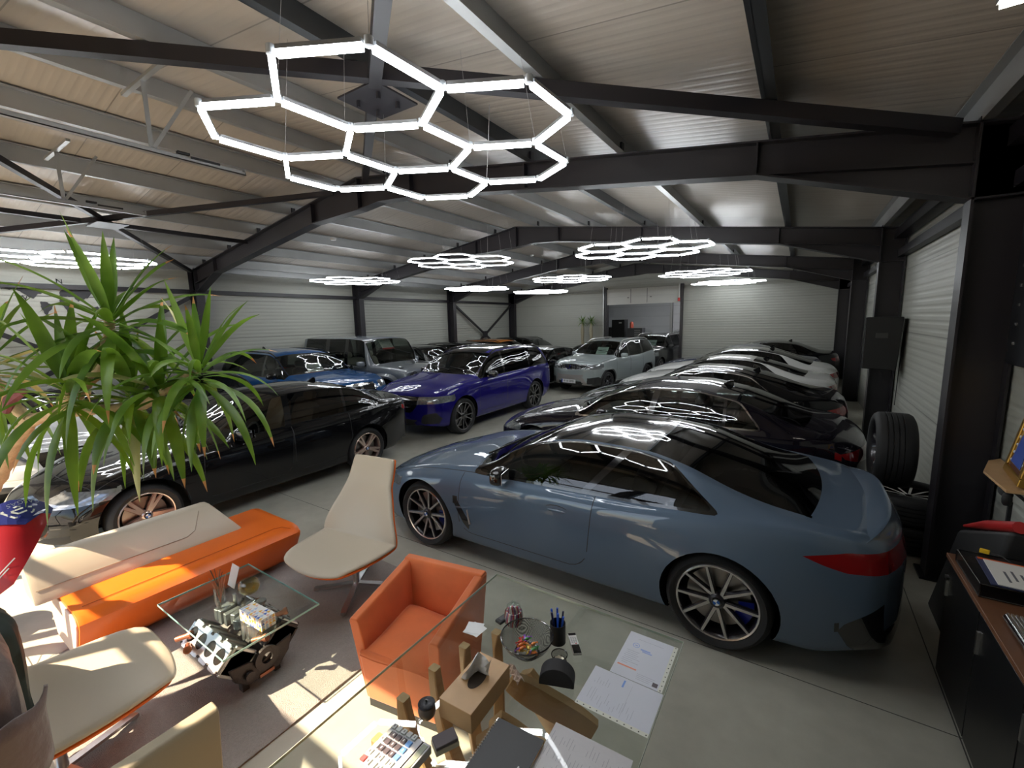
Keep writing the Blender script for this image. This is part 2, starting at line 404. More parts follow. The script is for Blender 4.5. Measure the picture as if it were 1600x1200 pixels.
# horizontal tracks of the sectional door, hung on slotted straps
def door_track(x, z, y1, hy, label):
    t = thing('door_track', label, 'rail', (x, Y0, z))
    D = y1-Y0
    g = MB(); g.b2((-.03, 0, -.03), (.03, D, -.022)); g.b2((-.03, 0, -.03), (-.024, D, .03)); g.b2((.024, 0, -.03), (.03, D, .0)); g.b2((-.03, D-.01, -.03), (.03, D, .03)); g.build('channel', galv, t)
    for q in hy:
        g = MB(); zt_ = ztop(x)-z
        g.b2((-.02, q-Y0-.018, .03), (-.014, q-Y0+.018, zt_)); g.bar((-.01, q-Y0+.02, .03), (.06, q-Y0+.35, zt_), .006, .03); g.build('hanger_strap', galv, t)
        g = MB(); g.b2((-.5, q-Y0-.02, zt_-.03), (.5, q-Y0+.02, zt_-.0)); g.build('hanger_rail', galv, t)
    MB().b2((.024, D-.5, .0), (.04, D-.25, .02)).b2((-.02, D-.6, .03), (.02, D-.5, .05)).build('stop_bracket', mblack, t)
door_track(-5.0, 3.9, 2.55, (1.76,), 'long galvanised door track under the roof, ending nearest the big hexagon lamp')
door_track(-7.6, 3.86, 2.5, (1.7,), 'galvanised door track under the roof at the left edge, lower of the two')
# sectional door: raised leaf above the doorway in the back wall
t = struct(MB().b2((-7.52, Y1-.10, 2.93), (-4.27, Y1-.05, 3.28)).b2((-7.52, Y1-.10, 3.285), (-4.27, Y1-.05, 3.62)).build('door_1', mat('door_panel', (.72, .72, .68), rough=.45)))
MB().b2((-6.4, Y1-.115, 2.98), (-6.38, Y1-.10, 3.6)).b2((-5.68, Y1-.115, 2.98), (-5.66, Y1-.10, 3.6)).b2((-6.55, Y1-.12, 3.2), (-6.47, Y1-.10, 3.24)).b2((-5.55, Y1-.12, 3.2), (-5.47, Y1-.10, 3.24)).build('door_fitting', mat('hinge_grey', (.25, .25, .25), rough=.4), t)
g = MB(); g.b2((-7.6, Y1-.14, 0), (-7.5, Y1+.14, 3.7)); g.b2((-4.27, Y1-.14, 0), (-4.17, Y1+.14, 3.7)); trim(g)
g = MB(); g.b2((-7.66, Y1-.2, 0), (-7.61, Y1-.02, 3.75)); g.b2((-4.34, Y1-.2, 2.95), (-4.28, Y1-.02, 3.7)); trim(g, galv)
tag(MB().b2((-4.36, Y1-.215, 2.98), (-4.27, Y1-.2, 3.12)).build('warning_sticker', mat('red_sticker', (.7, .06, .05))), 'small red sticker on the right upright of the open doorway', 'sticker')
# white door leaf and dark post in the back room
struct(MB().b2((-6.3, 26.9, 0), (-2.2, 26.98, 3.9)).build('door_2', ribbed('white_sectional_door', (.68, .69, .72), 2, .25, .5, depth=.004)))
g = MB(); g.b2((-6.45, 26.8, 0), (-6.32, 26.98, 4.3)); trim(g, galv)
# ------------------------------------------------------------------ cars
seat_black = mat('black_leather', (.02, .02, .022), rough=.5)
seat_tan = mat('tan_leather', (.42, .22, .12), rough=.5)
seat_cream = mat('cream_leather', (.55, .50, .42), rough=.5)
g_dark = glass('dark_car_glass', (.10, .11, .11), 1.52)
g_mid = glass('tinted_car_glass', (.38, .42, .40), 1.52)
g_shield = glass('windscreen_glass', (.50, .55, .52), 1.52)
m_red = mat('red_lamp_lens', (.28, .004, .006), rough=.12, coat=1)
m_lens = mat('headlamp_lens', (.30, .32, .34), rough=.1, metal=.6, coat=1, var=(30, .7))
m_tread = mat('tyre_tread', (.016, .016, .017), rough=.7)
m_disc = mat('brake_disc', (.35, .33, .31), rough=.35, metal=1)
m_blue_cal = mat('blue_caliper', (.01, .02, .25), rough=.3, coat=.5)
m_dark_alloy = mat('dark_alloy', (.025, .022, .028), rough=.3, metal=.4, coat=.5)
m_bright_alloy = mat('bright_alloy', (.62, .60, .60), rough=.22, metal=.9)
m_cladding = mat('grey_cladding', (.035, .035, .036), rough=.65)

def sdbox(x, z, x0, x1, z0, z1, r=.03):
    cx, cz = (x0+x1)/2, (z0+z1)/2; dx, dz = abs(x-cx)-(x1-x0)/2+r, abs(z-cz)-(z1-z0)/2+r
    return math.hypot(max(dx, 0), max(dz, 0))+min(max(dx, dz), 0)-r

def sdpoly(px, py, P):
    d = 1e9; s = 1; n = len(P); j = n-1
    for i in range(n):
        xi, yi = P[i]; xj, yj = P[j]
        ex, ey = xj-xi, yj-yi; wx, wy = px-xi, py-yi
        t = max(0, min(1, (wx*ex+wy*ey)/(ex*ex+ey*ey+1e-12)))
        bx, by = wx-ex*t, wy-ey*t; d = min(d, bx*bx+by*by)
        c1, c2, c3 = py >= yi, py < yj, ex*wy > ey*wx
        if (c1 and c2 and c3) or not (c1 or c2 or c3): s = -s
        j = i
    return s*math.sqrt(d)

def cut(bm, zl, f, zones):
    zs = set(zones); faces = [q for q in bm.faces if q[zl] in zs]
    val = {}
    for q in faces:
        for v in q.verts:
            if v not in val:
                c = f(v.co); val[v] = 0.0 if abs(c) < 2e-4 else c
    edges = set(e for q in faces for e in q.edges)
    touched = set()
    for e in edges:
        a, b = e.verts; va, vb = val.get(a), val.get(b)
        if va is None or vb is None: continue
        if va*vb < 0:
            for q in e.link_faces: touched.add(q)
            ne, nv = bmesh.utils.edge_split(e, a, va/(va-vb)); val[nv] = 0.0
    for q in faces:
        if not q.is_valid or q[zl] not in zs: continue
        vs = list(q.verts)
        if not (any(val[v] > 0 for v in vs if v in val) and any(val[v] < 0 for v in vs if v in val)): continue
        stack = [q]
        while stack:
            p = stack.pop(); vs = list(p.verts); n = len(vs)
            zi = [i for i, v in enumerate(vs) if val.get(v, 1) == 0.0]
            done = False
            for a in range(len(zi)):
                for b_ in range(a+1, len(zi)):
                    i, j = zi[a], zi[b_]
                    if j-i < 2 or (i+n-j) < 2: continue
                    s1 = [val[v] for v in vs[i+1:j] if v in val]; s2 = [val[v] for v in vs[j+1:]+vs[:i] if v in val]
                    if s1 and s2 and ((max(s1) > 0) != (max(s2) > 0) or (min(s1) < 0) != (min(s2) < 0)):
                        try:
                            nf, _ = bmesh.utils.face_split(p, vs[i], vs[j])
                            nf[zl] = p[zl]
                            if len(zi) > 2: stack += [p, nf]
                            done = True
                        except Exception: pass
                    if done: break
                if done: break

def wheel_parts(car, kind, r, wd, w=.26, style=10, rim_m=None, face_m=None, caliper=None, detail=True):
    """one wheel centred on the origin, axis along y, outer face towards -y"""
    rr = r*kind['rim']; h = w/2
    pts = [(rr, -h+.03), (rr+.012, -h+.012), (rr+.02, -h+.006), ((rr+r)/2, -h-.004), (r-.02, -h+.012), (r-.004, -h+.04)]
    for k_ in (-.045, -.015, .015, .045):
        pts += [(r, k_-.011), (r-.008, k_-.008) , (r-.008, k_-.004), (r, k_-.001)] if detail else []
    pts += [(r-.004, h-.04), (r-.02, h-.012), ((rr+r)/2, h), (rr+.02, h-.01), (rr, h-.03)]
    t = MB().lathe(pts, 48 if detail else 28, 'y').build('wheel', m_tread, None, smooth=True, angle=50)
    ch = []
    b = MB().lathe([(rr+.002, h-.03), (rr-.015, h-.04), (rr-.02, -h+.06), (rr-.016, -h+.05), (rr-.004, -h+.036), (rr+.008, -h+.022), (rr+.009, -h+.03)], 48 if detail else 28, 'y')
    ch.append(('rim_barrel', b.build('rim_barrel', rim_m, t, smooth=True)))
    lip = MB().lathe([(rr+.006, -h+.022), (rr-.002, -h+.016), (rr-.012, -h+.02), (rr-.014, -h+.034)], 48 if detail else 28, 'y')
    ch.append(('rim_lip', lip.build('rim_lip', face_m, t, smooth=True)))
    n = style; sp = MB(); bk = MB()
    for i in range(n):
        a = 2*PI*i/n
        # pairs converge at the hub (five groups)
        if kind.get('pair'):
            base = 2*PI*(i//2)/(n/2); side = -1 if i % 2 == 0 else 1
            a0 = base+side*.10; a1 = base+side*kind.get('spread', .30)
        else: a0 = a1 = a
        def P(rad, an, off, yy): return (math.cos(an)*rad-math.sin(an)*off, yy, math.sin(an)*rad+math.cos(an)*off)
        for (mb, ww, y0, y1) in ((sp, kind['sw'], -h+.035, -h+.045), (bk, kind['sw']*1.5, -h+.045, -h+.075)):
            r0, r1 = r*.13, rr-.008; w0, w1 = ww*.9, ww*.62
            q = []
            for yy_, dy in ((y0, 0), (y1, 0)):
                for rad, an, o, dd in ((r0, a0, -w0, .012), (r0, a0, w0, .012), (r1, a1, w1, -.014), (r1, a1, -w1, -.014)):
                    q.append(P(rad, an, o, yy_+dd))
            mb.add(q, [(0, 1, 2, 3), (7, 6, 5, 4), (0, 4, 5, 1), (1, 5, 6, 2), (2, 6, 7, 3), (3, 7, 4, 0)])
    ch.append(('spokes', sp.build('spokes', face_m, t)))
    bk.build('spoke_backing', rim_m, t)
    hub = MB().lathe([(.0, -h+.030), (r*.09, -h+.030), (r*.14, -h+.04), (r*.17, -h+.055), (r*.17, -h+.1)], 24, 'y').build('hub', face_m if kind.get('brighthub') else rim_m, t, smooth=True)
    if detail and kind.get('logo'):
        cap = MB().lathe([(0, -h+.024), (.030, -h+.024), (.033, -h+.03)], 20, 'y').build('center_cap', gblack, t)
        lm = [mat('badge_blue', (.02, .12, .45), rough=.3), mat('badge_white', (.8, .8, .8), rough=.3)]
        for q in range(4):
            g = MB(); a0 = q*PI/2; P_ = [(0, 0)]+[(math.cos(a0+j*PI/12)*.022, math.sin(a0+j*PI/12)*.022) for j in range(7)]
            g.prism(P_, -h+.0235, -h+.022, 'xz'); g.build('badge', lm[q % 2], t)
    dr = rr*.78
    MB().lathe([(r*.2, -.02), (dr, -.02), (dr, .005), (r*.2, .005)], 32, 'y', closed=True).build('brake_disc', m_disc, t, smooth=True)
    if caliper is not None:
        g = MB(); g.lathe([(dr*.62, -.045), (dr*1.08, -.045), (dr*1.08, .03), (dr*.62, .03)], 8, 'y', closed=True, a0=-.5, a1=.5); g.build('brake_caliper', caliper, t)
    MB().lathe([(r*.05, -.0), (rr-.02, .06), (rr-.02, .07), (0.02, .07)], 20, 'y').build('hub_carrier', mblack, t)
    return t

def smooth_part(name, bm_src, faces, vn, m, parent, off=0.0, solid=0):
    idx = {}; vs = []; ns = []; fs = []
    for f in faces:
        r_ = []
        for v in f.verts:
            if v not in idx:
                idx[v] = len(vs); n = vn[v]; vs.append(tuple(v.co+n*off)); ns.append(tuple(n))
            r_.append(idx[v])
        fs.append(r_)
    if not fs: return None
    me = bpy.data.meshes.new(name); me.from_pydata(vs, [], fs); me.materials.append(m)
    me.shade_smooth(); me.normals_split_custom_set_from_vertices(ns)
    o = bpy.data.objects.new(name, me); C.objects.link(o); o.parent = parent
    return o

def superbox(c, d, n=4.0, seg=12, M=None, mb=None):
    """rounded block (superellipsoid)"""
    mb = mb or MB(); rows = []
    def sg(v, e): return math.copysign(abs(v)**e, v)
    e = 2.0/n
    for i in range(seg+1):
        ph = -PI/2+PI*i/seg; row = []
        for k in range(2*seg):
            th = 2*PI*k/(2*seg)
            x = sg(math.cos(ph), e)*sg(math.cos(th), e); y = sg(math.cos(ph), e)*sg(math.sin(th), e); z = sg(math.sin(ph), e)
            p = Vector((x*d[0]/2, y*d[1]/2, z*d[2]/2))
            if M is not None: p = M @ p
            row.append(p+Vector(c))
        rows.append(row)
    mb.grid(rows, closed_v=True); return mb

def make_car(name, label, sp, col, loc, rz, cat='car', q=1.0, group=None, seats=seat_black, glassm=None, shieldm=None,
             trimm=None, roofm=None, wheel=None, plate=None, cover=None):
    L, Wh, H = sp['L'], sp['W'], sp['H']; fa, ra, r = sp['fa'], sp['ra'], sp['r']
    root = thing(name, label, cat, loc, rz, group)
    TOP, BELT = pch(sp['top']), pch(sp['belt'])
    z0 = sp.get('z0', .2); lean = sp.get('lean', .42); wbk = sp.get('wb', .925); tf = sp.get('tf', .10); tr = sp.get('tr', .12); fl = sp.get('flare', .03)
    boxy = sp.get('boxy', 0); rp_ = sp.get('rp', 2.3)
    def pf(x):
        a = 1-tf*(1-min(x/.9, 1))**2.2; return a-tr*(1-min((L-x)/1.0, 1))**2.2
    def rail(x):
        W = Wh*pf(x); zs = BELT(x); zt_ = max(TOP(x), zs+.02); h = zt_-zs; c = sst(.10, .34, h); k = wbk+.03*sst(ra-.9, ra, x)*(1-boxy)
        wb = W*k
        wr = (1-c)*(wb-.10-.15*h)+c*(wb-lean*h*.86-.02); zr = zs+h*((1-c)*.45+c*(.86 if not boxy else .93))
        return wb, zs, wr, zr, zt_, c
    nA, nB, nC = int(11*q)+3, int(8*q)+2, int(12*q)+2
    def ring(x):
        W = Wh*pf(x); wb, zs, wr, zr, zt_, c = rail(x)
        zb = z0+.05*sst(.35, 0, x)+.09*sst(L-.5, L, x)
        out = [(0, zb, 0), (W*.45, zb, 0)]
        K = [(W*.86, zb), (W*.945, zb+.035), (W*.985, zb+.20), (W, zb+.55*(zs-zb)), (W*.992, zs-.09), (wb, zs)]
        if boxy: K = [(W*.9, zb), (W*.97, zb+.02), (W*.985, zb+.2), (W*.985, zb+.55*(zs-zb)), (W*.98, zs-.06), (wb, zs)]
        # catmull rom
        m = len(K)-1
        for i in range(nA+1):
            t = i/nA*m; k = min(int(t), m-1); u = t-k
            p0, p1, p2, p3 = K[max(k-1, 0)], K[k], K[k+1], K[min(k+2, m)]
            y, z = [0.5*((2*p1[j])+(-p0[j]+p2[j])*u+(2*p0[j]-5*p1[j]+4*p2[j]-p3[j])*u*u+(-p0[j]+3*p1[j]-3*p2[j]+p3[j])*u**3) for j in (0, 1)]
            for xa in (fa, ra):
                y += fl*math.exp(-((x-xa)/.45)**2)*math.exp(-((z-.60)/.22)**2)*(1.35 if xa == ra else 1)
            out.append((y, z, 1))
        for i in range(1, nB+1):
            t = i/nB; bul = (.02+.0*c)*4*t*(1-t)*c
            out.append((wb+(wr-wb)*t+bul, zs+(zr-zs)*t+(1-c)*.02*4*t*(1-t)*.5, 2))
        p = rp_ if c > .5 else 1.8+(rp_-1.8)*c*2
        for i in range(1, nC+1):
            t = i/nC; tt = t**1.35 
            out.append((wr*(1-tt), zr+(zt_-zr)*(1-(1-tt)**p), 3))
        return out
    nx = int(sp.get('nx', 84)*q)
    xs = []
    for i in range(nx+1):
        t = i/nx; xs.append(L*(t+(.5-.5*math.cos(PI*t)-t)*.45))
    rf = .10
    def shrink(pts, k, zc): return [(y*k, zc+(z-zc)*k, q_) for y, z, q_ in pts]
    rows = []
    zcf = (TOP(0)+z0)/2; zcr = (TOP(L)+z0)/2; bf, br = sp.get('bf', .07), sp.get('br', .05)
    base = ring(0)
    for s_ in (0.0, .22, .42, .62, .78, .9, .97): rows.append((None, [(p[0], p[1], p[2]) for p in shrink(ring(0), s_*(1-.06 if not boxy else .98), zcf)], -bf*(1-s_*s_), 4))
    for x in xs:
        rg = ring(x); k = 1.0; kk = .06 if not boxy else .02
        if x < rf: k = 1-kk*(1-math.sqrt(max(0, 1-(1-x/rf)**2))); rg = shrink(rg, k, zcf)
        if L-x < rf: k = 1-kk*(1-math.sqrt(max(0, 1-(1-(L-x)/rf)**2))); rg = shrink(rg, k, zcr)
        rows.append((x, rg, x, None))
    for s_ in (.97, .9, .78, .62, .42, .22, 0.0): rows.append((None, shrink(ring(L), s_*(1-.06 if not boxy else .98), zcr), L+br*(1-s_*s_), 5))
    cwf, csf, zlf = sp.get('cwf', .34), sp.get('csf', .35), sp.get('zlf', .62)
    cwr, csr, zlr = sp.get('cwr', .22), sp.get('csr', .15), sp.get('zlr', .8)
    def warp(x, y, z):
        nf = max(0, 1-max(x, 0)/1.0)**2; nr = max(0, (min(x, L)-(L-.9))/.9)**2
        ay = min(abs(y)/Wh, 1.05)
        x += nf*(cwf*ay**3+csf*max(0, z-zlf)-.0); x -= nr*(cwr*ay**3+csr*max(0, z-zlr)+sp.get('csl', .0)*max(0, .45-z))
        return (x, y, z)
    bm = bmesh.new(); zl = bm.faces.layers.int.new('zone')
    V = {1: [], -1: []}
    for (_, rg, x, _z) in rows:
        for s_ in (1, -1): V[s_].append([bm.verts.new(warp(x, s_*p[0], p[1])) for p in rg])
    m = len(base)
    for s_ in (1, -1):
        for i in range(len(rows)-1):
            for k in range(m-1):
                a, b_, c_, d = V[s_][i][k], V[s_][i+1][k], V[s_][i+1][k+1], V[s_][i][k+1]
                try: f = bm.faces.new((a, b_, c_, d) if s_ < 0 else (d, c_, b_, a))
                except Exception: continue
                z = rows[i][1][k+1][2]
                if rows[i][3] == 4: z = 4
                if rows[i+1][3] == 5: z = 5
                f[zl] = z
    bmesh.ops.remove_doubles(bm, verts=bm.verts, dist=.0008)
    bmesh.ops.dissolve_degenerate(bm, edges=bm.edges, dist=.0003)
    # ---- fields
    RW = lambda x: rail(x)[2]
    Ra = r*1.0+sp.get('gap', .055)
    def f_arch(c): return max(min(math.hypot(c.x-fa, c.z-r-.01), math.hypot(c.x-ra, c.z-r-.01))-Ra, .45*Wh-abs(c.y))
    (db0, db1), (dt0, dt1) = sp['dlo_f'], sp['dlo_b']   # (x at belt, x at rail) of front and rear edges -> ((xb,xt),(xb,xt))
    def f_dlo(c):
        wb, zs, wr, zr, zt_, cc = rail(c.x)
        a = (zs+sp.get('sill', .022))-c.z; b_ = c.z-(zr-.012)
        zz = max(0, min(1, (c.z-.95*zs)/.4))
        e = (db0+(db1-db0)*max(0, c.z-zs)/max(.05, H-.1-zs))-c.x
        g_ = c.x-(dt0+(dt1-dt0)*max(0, c.z-zs)/max(.05, H-.1-zs))
        k = .02; vals = (a, b_, e, g_); mx = max(vals)
        return mx+k*math.log(sum(math.exp((v-mx)/k) for v in vals))-.0
    regs = []   # name, material, zones, predicate field, list of pre cuts
    cuts = []
    sidez = (1, 2)
    gm = glassm or g_dark; sm = shieldm or g_shield; tm = trimm or gblack
    cutl = [((0, 1, 4, 5), f_arch), ((2, 3), f_dlo), ((2, 3), lambda c: f_dlo(c)-.02)]
    panes = []
    pil = sp.get('pillars', [])
    ed = [-9]+[p for p in pil]+[99]
    def slant(c, xb): return xb[0]+(xb[1]-xb[0])*max(0, c.z-BELT(c.x))/max(.05, H-.1-BELT(c.x))
    for xb in pil:
        for s_ in (-1, 1): cutl.append(((2, 3), (lambda c, xb=xb, s_=s_: max(s_*(c.x-slant(c, xb))-sp.get('pw', .03), f_dlo(c)) if False else s_*(c.x-slant(c, xb))-xb[2])))
    xc, xh = sp['shield']; ccv = sp.get('cowlcurve', .16)
    def f_ws(c): 
        y2 = (c.y/Wh)**2
        return max((xc+ccv*1.6*y2)-c.x, c.x-(xh+ccv*.7*y2), abs(c.y)-(RW(c.x)-.03))
    xr0, xr1 = sp['backlight']
    def f_bl(c):
        y2 = (c.y/Wh)**2
        return max((xr0-ccv*.5*y2)-c.x, c.x-(xr1-ccv*.9*y2), abs(c.y)-(RW(c.x)-.05))
    zs3 = (2, 3)
    cutl += [((3,), f_ws), ((3,) if not sp.get('hatch') else (3, 5), f_bl)]
    if not sp.get('hatch'): cutl += [((3,), lambda c: f_ws(c)-.025)]
    hood0, hood1 = sp.get('hood', (.32, xc-.02))
    def f_hood(c):
        return max((hood0+.15*(c.y/Wh)**2)-c.x, c.x-(hood1+ccv*1.6*(c.y/Wh)**2-.03), abs(c.y)-(rail(c.x)[0]-.015-sp.get('hoodin', .0)))
    cutl += [((2, 3), f_hood), ((2, 3), lambda c: f_hood(c)-.007)]
    doors = sp.get('doors', [])
    for (a, b_, s_) in doors:
        fd = (lambda c, a=a, b_=b_, s_=s_: sdbox(c.x-s_*(c.z-.6), c.z, a, b_, z0+.14, 3.0, sp.get('dr', .12)))
        cutl += [((1,), fd), ((1,), lambda c, fd=fd: fd(c)-.007)]
        sp_d = fd
        panes.append(fd)
    if roofm is not None:
        def f_roof(c): return max(xh+ccv*.7*(c.y/Wh)**2+.02-c.x, c.x-(xr0-ccv*.5*(c.y/Wh)**2-.004), abs(c.y)-(RW(c.x)-sp.get('roofin', .03)))
        cutl += [((3,), f_roof)]
    custom = [( n_, m_, z_, f_) for (n_, m_, z_, f_) in sp['custom'](sp, Wh, L, rail, BELT, TOP)] if 'custom' in sp else []
    for (n_, m_, z_, f_) in custom: cutl.append((z_, f_))
    for z_, f_ in cutl: cut(bm, zl, f_, z_)
    bm.normal_update()
    vn = {v: v.normal.copy() for v in bm.verts}
    groups = {}
    def put(k, f): groups.setdefault(k, []).append(f)
    body_m = col; mats = {}
    for f in bm.faces:
        c = f.calc_center_median(); z = f[zl]
        if z in (0, 1, 4, 5) and f_arch(c) < 0: continue
        hit = None
        for i, (n_, m_, z_, f_) in enumerate(custom):
            if z in z_ and f_(c) < 0: hit = (n_, i, 1 if (c.y > 0 and not n_.startswith('_')) else 0); mats[hit] = m_; break
        if hit is None and z in (2, 3):
            d = f_dlo(c)
            if d < 0.02 and c.x > xc-.1:
                if d < 0:
                    pj = 0; isp = False
                    for j, xb in enumerate(pil):
                        dx = c.x-slant(c, xb)
                        if abs(dx) < xb[2]: isp = True; pk = j
                        if dx > 0: pj = j+1
                    hit = ('door_pillar', pk, c.y > 0) if isp else ('side_window', pj, c.y > 0)
                    mats[hit] = gblack if isp else (gm if not (sp.get('openfront') and pj == 0) else g_mid)
                elif z == 2: hit = ('window_trim', 0, c.y > 0); mats[hit] = tm
        if hit is None and z == 3:
            if f_ws(c) < 0: hit = ('windshield', 0, 0); mats[hit] = sm
            elif not sp.get('hatch') and f_ws(c) < .025: hit = ('windshield_seal', 0, 0); mats[hit] = gblack
        if hit is None and z in (3, 5) and f_bl(c) < 0 and (z == 3 or sp.get('hatch')): hit = ('rear_window', 0, 0); mats[hit] = g_dark
        if hit is None and roofm is not None and z == 3 and f_roof(c) < 0: hit = ('roof', 0, 0); mats[hit] = roofm
        if hit is None and z in (2, 3) and c.x < xc+.3:
            d = f_hood(c)
            if d < 0: hit = ('hood', 0, 0); mats[hit] = body_m
            elif d < .007: hit = ('panel_gap', 0, 0); mats[hit] = mblack
        if hit is None and z == 1:
            for j, fd in enumerate(panes):
                d = fd(c)
                if d < 0: hit = ('door', j, c.y > 0); mats[hit] = body_m; break
                elif d < .007: hit = ('panel_gap', 0, 0); mats[hit] = mblack; break
        if hit is None: hit = ('body', 0, 0); mats[hit] = body_m
        put(hit, f)
    tr_ = Vector((-L/2, 0, 0))
    for v in bm.verts: v.co += tr_
    order = sorted(groups, key=lambda k: (k[0] != 'body', str(k)))
    parts = {}
    for k in order:
        o = smooth_part(k[0].lstrip('_'), bm, groups[k], vn, mats[k], root); parts[k] = o
    bm.free()
    lx = -L/2
    # ---- underbody, arches, interior
    for xa in (fa, ra):
        for s_ in (1, -1):
            g = MB(); y0, y1 = s_*.42*Wh, s_*(Wh-.012); n = 16; rows_ = []
            for i in range(n+1):
                a = -.25+(PI+.5)*i/n; rows_.append([(lx+xa+math.cos(a)*(Ra+.004), y0, r+.01+math.sin(a)*(Ra+.004)), (lx+xa+math.cos(a)*(Ra+.004), y1-s_*(.03 if math.sin(a) > .3 else .06), r+.01+math.sin(a)*(Ra+.004))])
            g.grid(rows_)
            g.add([p[0] for p in rows_], [tuple(range(n+1))])
            g.build('wheel_arch', mblack, root, smooth=True, recalc=False)
    g = MB(); zi = z0+.12
    g.b2((lx+.35, -.4*Wh, z0+.02), (lx+L-.3, .4*Wh, zi)); g.b2((lx+fa+Ra+.05, -Wh*.86, z0+.02), (lx+ra-Ra-.05, Wh*.86, zi))
    g.build('underbody', mblack, root)
    if sp.get('interior', 1):
        zb = BELT(xc+.5)
        g = MB(); superbox((lx+xc+.42, 0, zb-.13), (.55, Wh*1.55, .26), 5, 8, mb=g); g.b2((lx+xc+.6, -.12, zi), (lx+xc+1.6, .12, zb-.3))
        g.b2((lx+xc+.5, -Wh*.84, zi), (lx+xc+.6, Wh*.84, zb-.1)); d = g.build('dashboard', mblack, root, smooth=True)
        sx = xc+1.28
        for s_ in (-1, 1):
            g = MB(); superbox((lx+sx, s_*.38, zi+.20), (.52, .50, .20), 4, 8, mb=g)
            Mx = Matrix.Rotation(R(18), 3, 'Y')
            superbox((lx+sx+.30, s_*.38, zi+.55), (.16, .50, .62), 4, 8, M=Mx, mb=g)
            o = g.build('front_seat', seats, root, smooth=True)
            superbox((lx+sx+.41, s_*.38, zi+.93), (.10, .26, .18), 3.5, 8, M=Mx).build('headrest', seats, o, smooth=True)
        g = MB(); bx = sp.get('rearseat', sx+1.0)
        superbox((lx+bx-.1, 0, zi+.2), (.5, Wh*1.4, .2), 6, 8, mb=g); superbox((lx+bx+.22, 0, zi+.5), (.16, Wh*1.4, .6), 6, 8, M=Matrix.Rotation(R(20), 3, 'Y'), mb=g)
        g.build('rear_seat', seats, root, smooth=True)
        # left-hand drive: driver's side is +y when the nose points to -x ... seen from above
        Mw = Matrix.Rotation(R(65), 4, 'Y'); g = MB()
        cxw, czw = lx+xc+.80, zb-.10; sd = sp.get('drv', -1)
        g.tube([(cxw+math.sin(R(22))*-.18*math.cos(a)*-1*0+(-.18*math.cos(a))*.38*-1, sd*.38+.18*math.sin(a), czw+.18*math.cos(a)*.93) for a in [2*PI*i/20 for i in range(20)]], .014, 6, closed=True)
        g.bar((cxw, sd*.38-.17, czw), (cxw, sd*.38+.17, czw), .03, .03); g.bar((cxw-.12, sd*.38, czw-.05), (cxw, sd*.38, czw), .06, .06)
        g.build('steering_wheel', mblack, root, smooth=True)
    # ---- mirrors
    xm = sp.get('mirror', xc+.42); zm = BELT(xm)+.07
    for s_ in (-1, 1):
        wb = rail(xm)[0]
        g = MB(); superbox((lx+xm, s_*(wb+.115), zm), (.13, .22, .145), 3.2, 10, M=Matrix.Rotation(s_*R(-12), 3, 'Z'), mb=g)
        mm = sp.get('mirror_m', body_m)
        o = g.build('mirror', mm, root, smooth=True)
        MB().bar((lx+xm-.03, s_*(wb-.04), zm-.07), (lx+xm, s_*(wb+.06), zm-.03), .05, .03).build('mirror_arm', gblack, o)
        MB().box((lx+xm+.069, s_*(wb+.115), zm), (.004, .17, .10), Matrix.Rotation(s_*R(-12), 3, 'Z')).build('mirror_glass', chrome, o)
    # ---- handles
    for (hx, hz) in sp.get('handles', []):
        for s_ in (-1, 1):
            W_ = Wh*pf(hx); yy = W_*.985+sp.get('hy', .0)
            g = MB(); superbox((lx+hx, s_*yy, hz), (.19, .04, .028), 3, 8, mb=g); o = g.build('door_handle', sp.get('handle_m', body_m), root, smooth=True)
    if sp.get('rails'):
        a, b_, m_, hh = sp['rails']
        for s_ in (-1, 1):
            pts = []
            for i in range(9):
                x = a+(b_-a)*i/8; wb, zs, wr, zr, zt_, cc = rail(x)
                hh_ = (0 if i in (0, 8) else hh)
                pts.append((lx+x, s_*(wr-.03), zr+.02+hh_+(.0)))
            MB().tube(pts, .018, 8).build('roof_rail', m_, root, smooth=True)
    if sp.get('antenna'):
        x = sp['antenna']; zt_ = TOP(x)
        MB().prism([(lx+x-.07, zt_-.02), (lx+x+.10, zt_-.03), (lx+x+.09, zt_+.055), (lx+x+.06, zt_+.06)], -.012, .012, 'xz').build('antenna_fin', gblack, root)
    # wipers
    g = MB()
    for y0_, y1_ in ((-.05, .55), (-.62, -.02)):
        pa = (xc+.10, y0_); pb = (xc+.16+.10*abs(y1_), y1_)
        g.bar((lx+pa[0]+.03, y0_, TOP(pa[0]+.03)+.012), (lx+pb[0]+.06, y1_, TOP(pb[0]+.06)-.06*abs(y1_)+.01), .012, .014)
    g.build('wiper', mblack, root)
    # ---- wheels
    wk = wheel or {}
    wt = wheel_parts(root, wk.get('kind', dict(rim=.74, sw=.014, pair=True)), r, Wh, w=wk.get('w', .25), style=wk.get('n', 10), rim_m=wk.get('rim', m_dark_alloy), face_m=wk.get('face', m_bright_alloy), caliper=wk.get('cal'), detail=q >= .95)
    kids = list(wt.children); first = True
    for xa in (fa, ra):
        for s_ in (-1, 1):
            if first: t = wt; first = False; t.parent = root
            else:
                t = wt.copy(); C.objects.link(t); t.parent = root
                for k in kids: c2 = k.copy(); C.objects.link(c2); c2.parent = t
            t.location = (lx+xa, s_*(Wh-wk.get('w', .25)/2-.012), r)
            t.rotation_euler = (0, wk.get('rot', .2)*(1 if xa == fa else 1.7), 0 if s_ < 0 else PI)
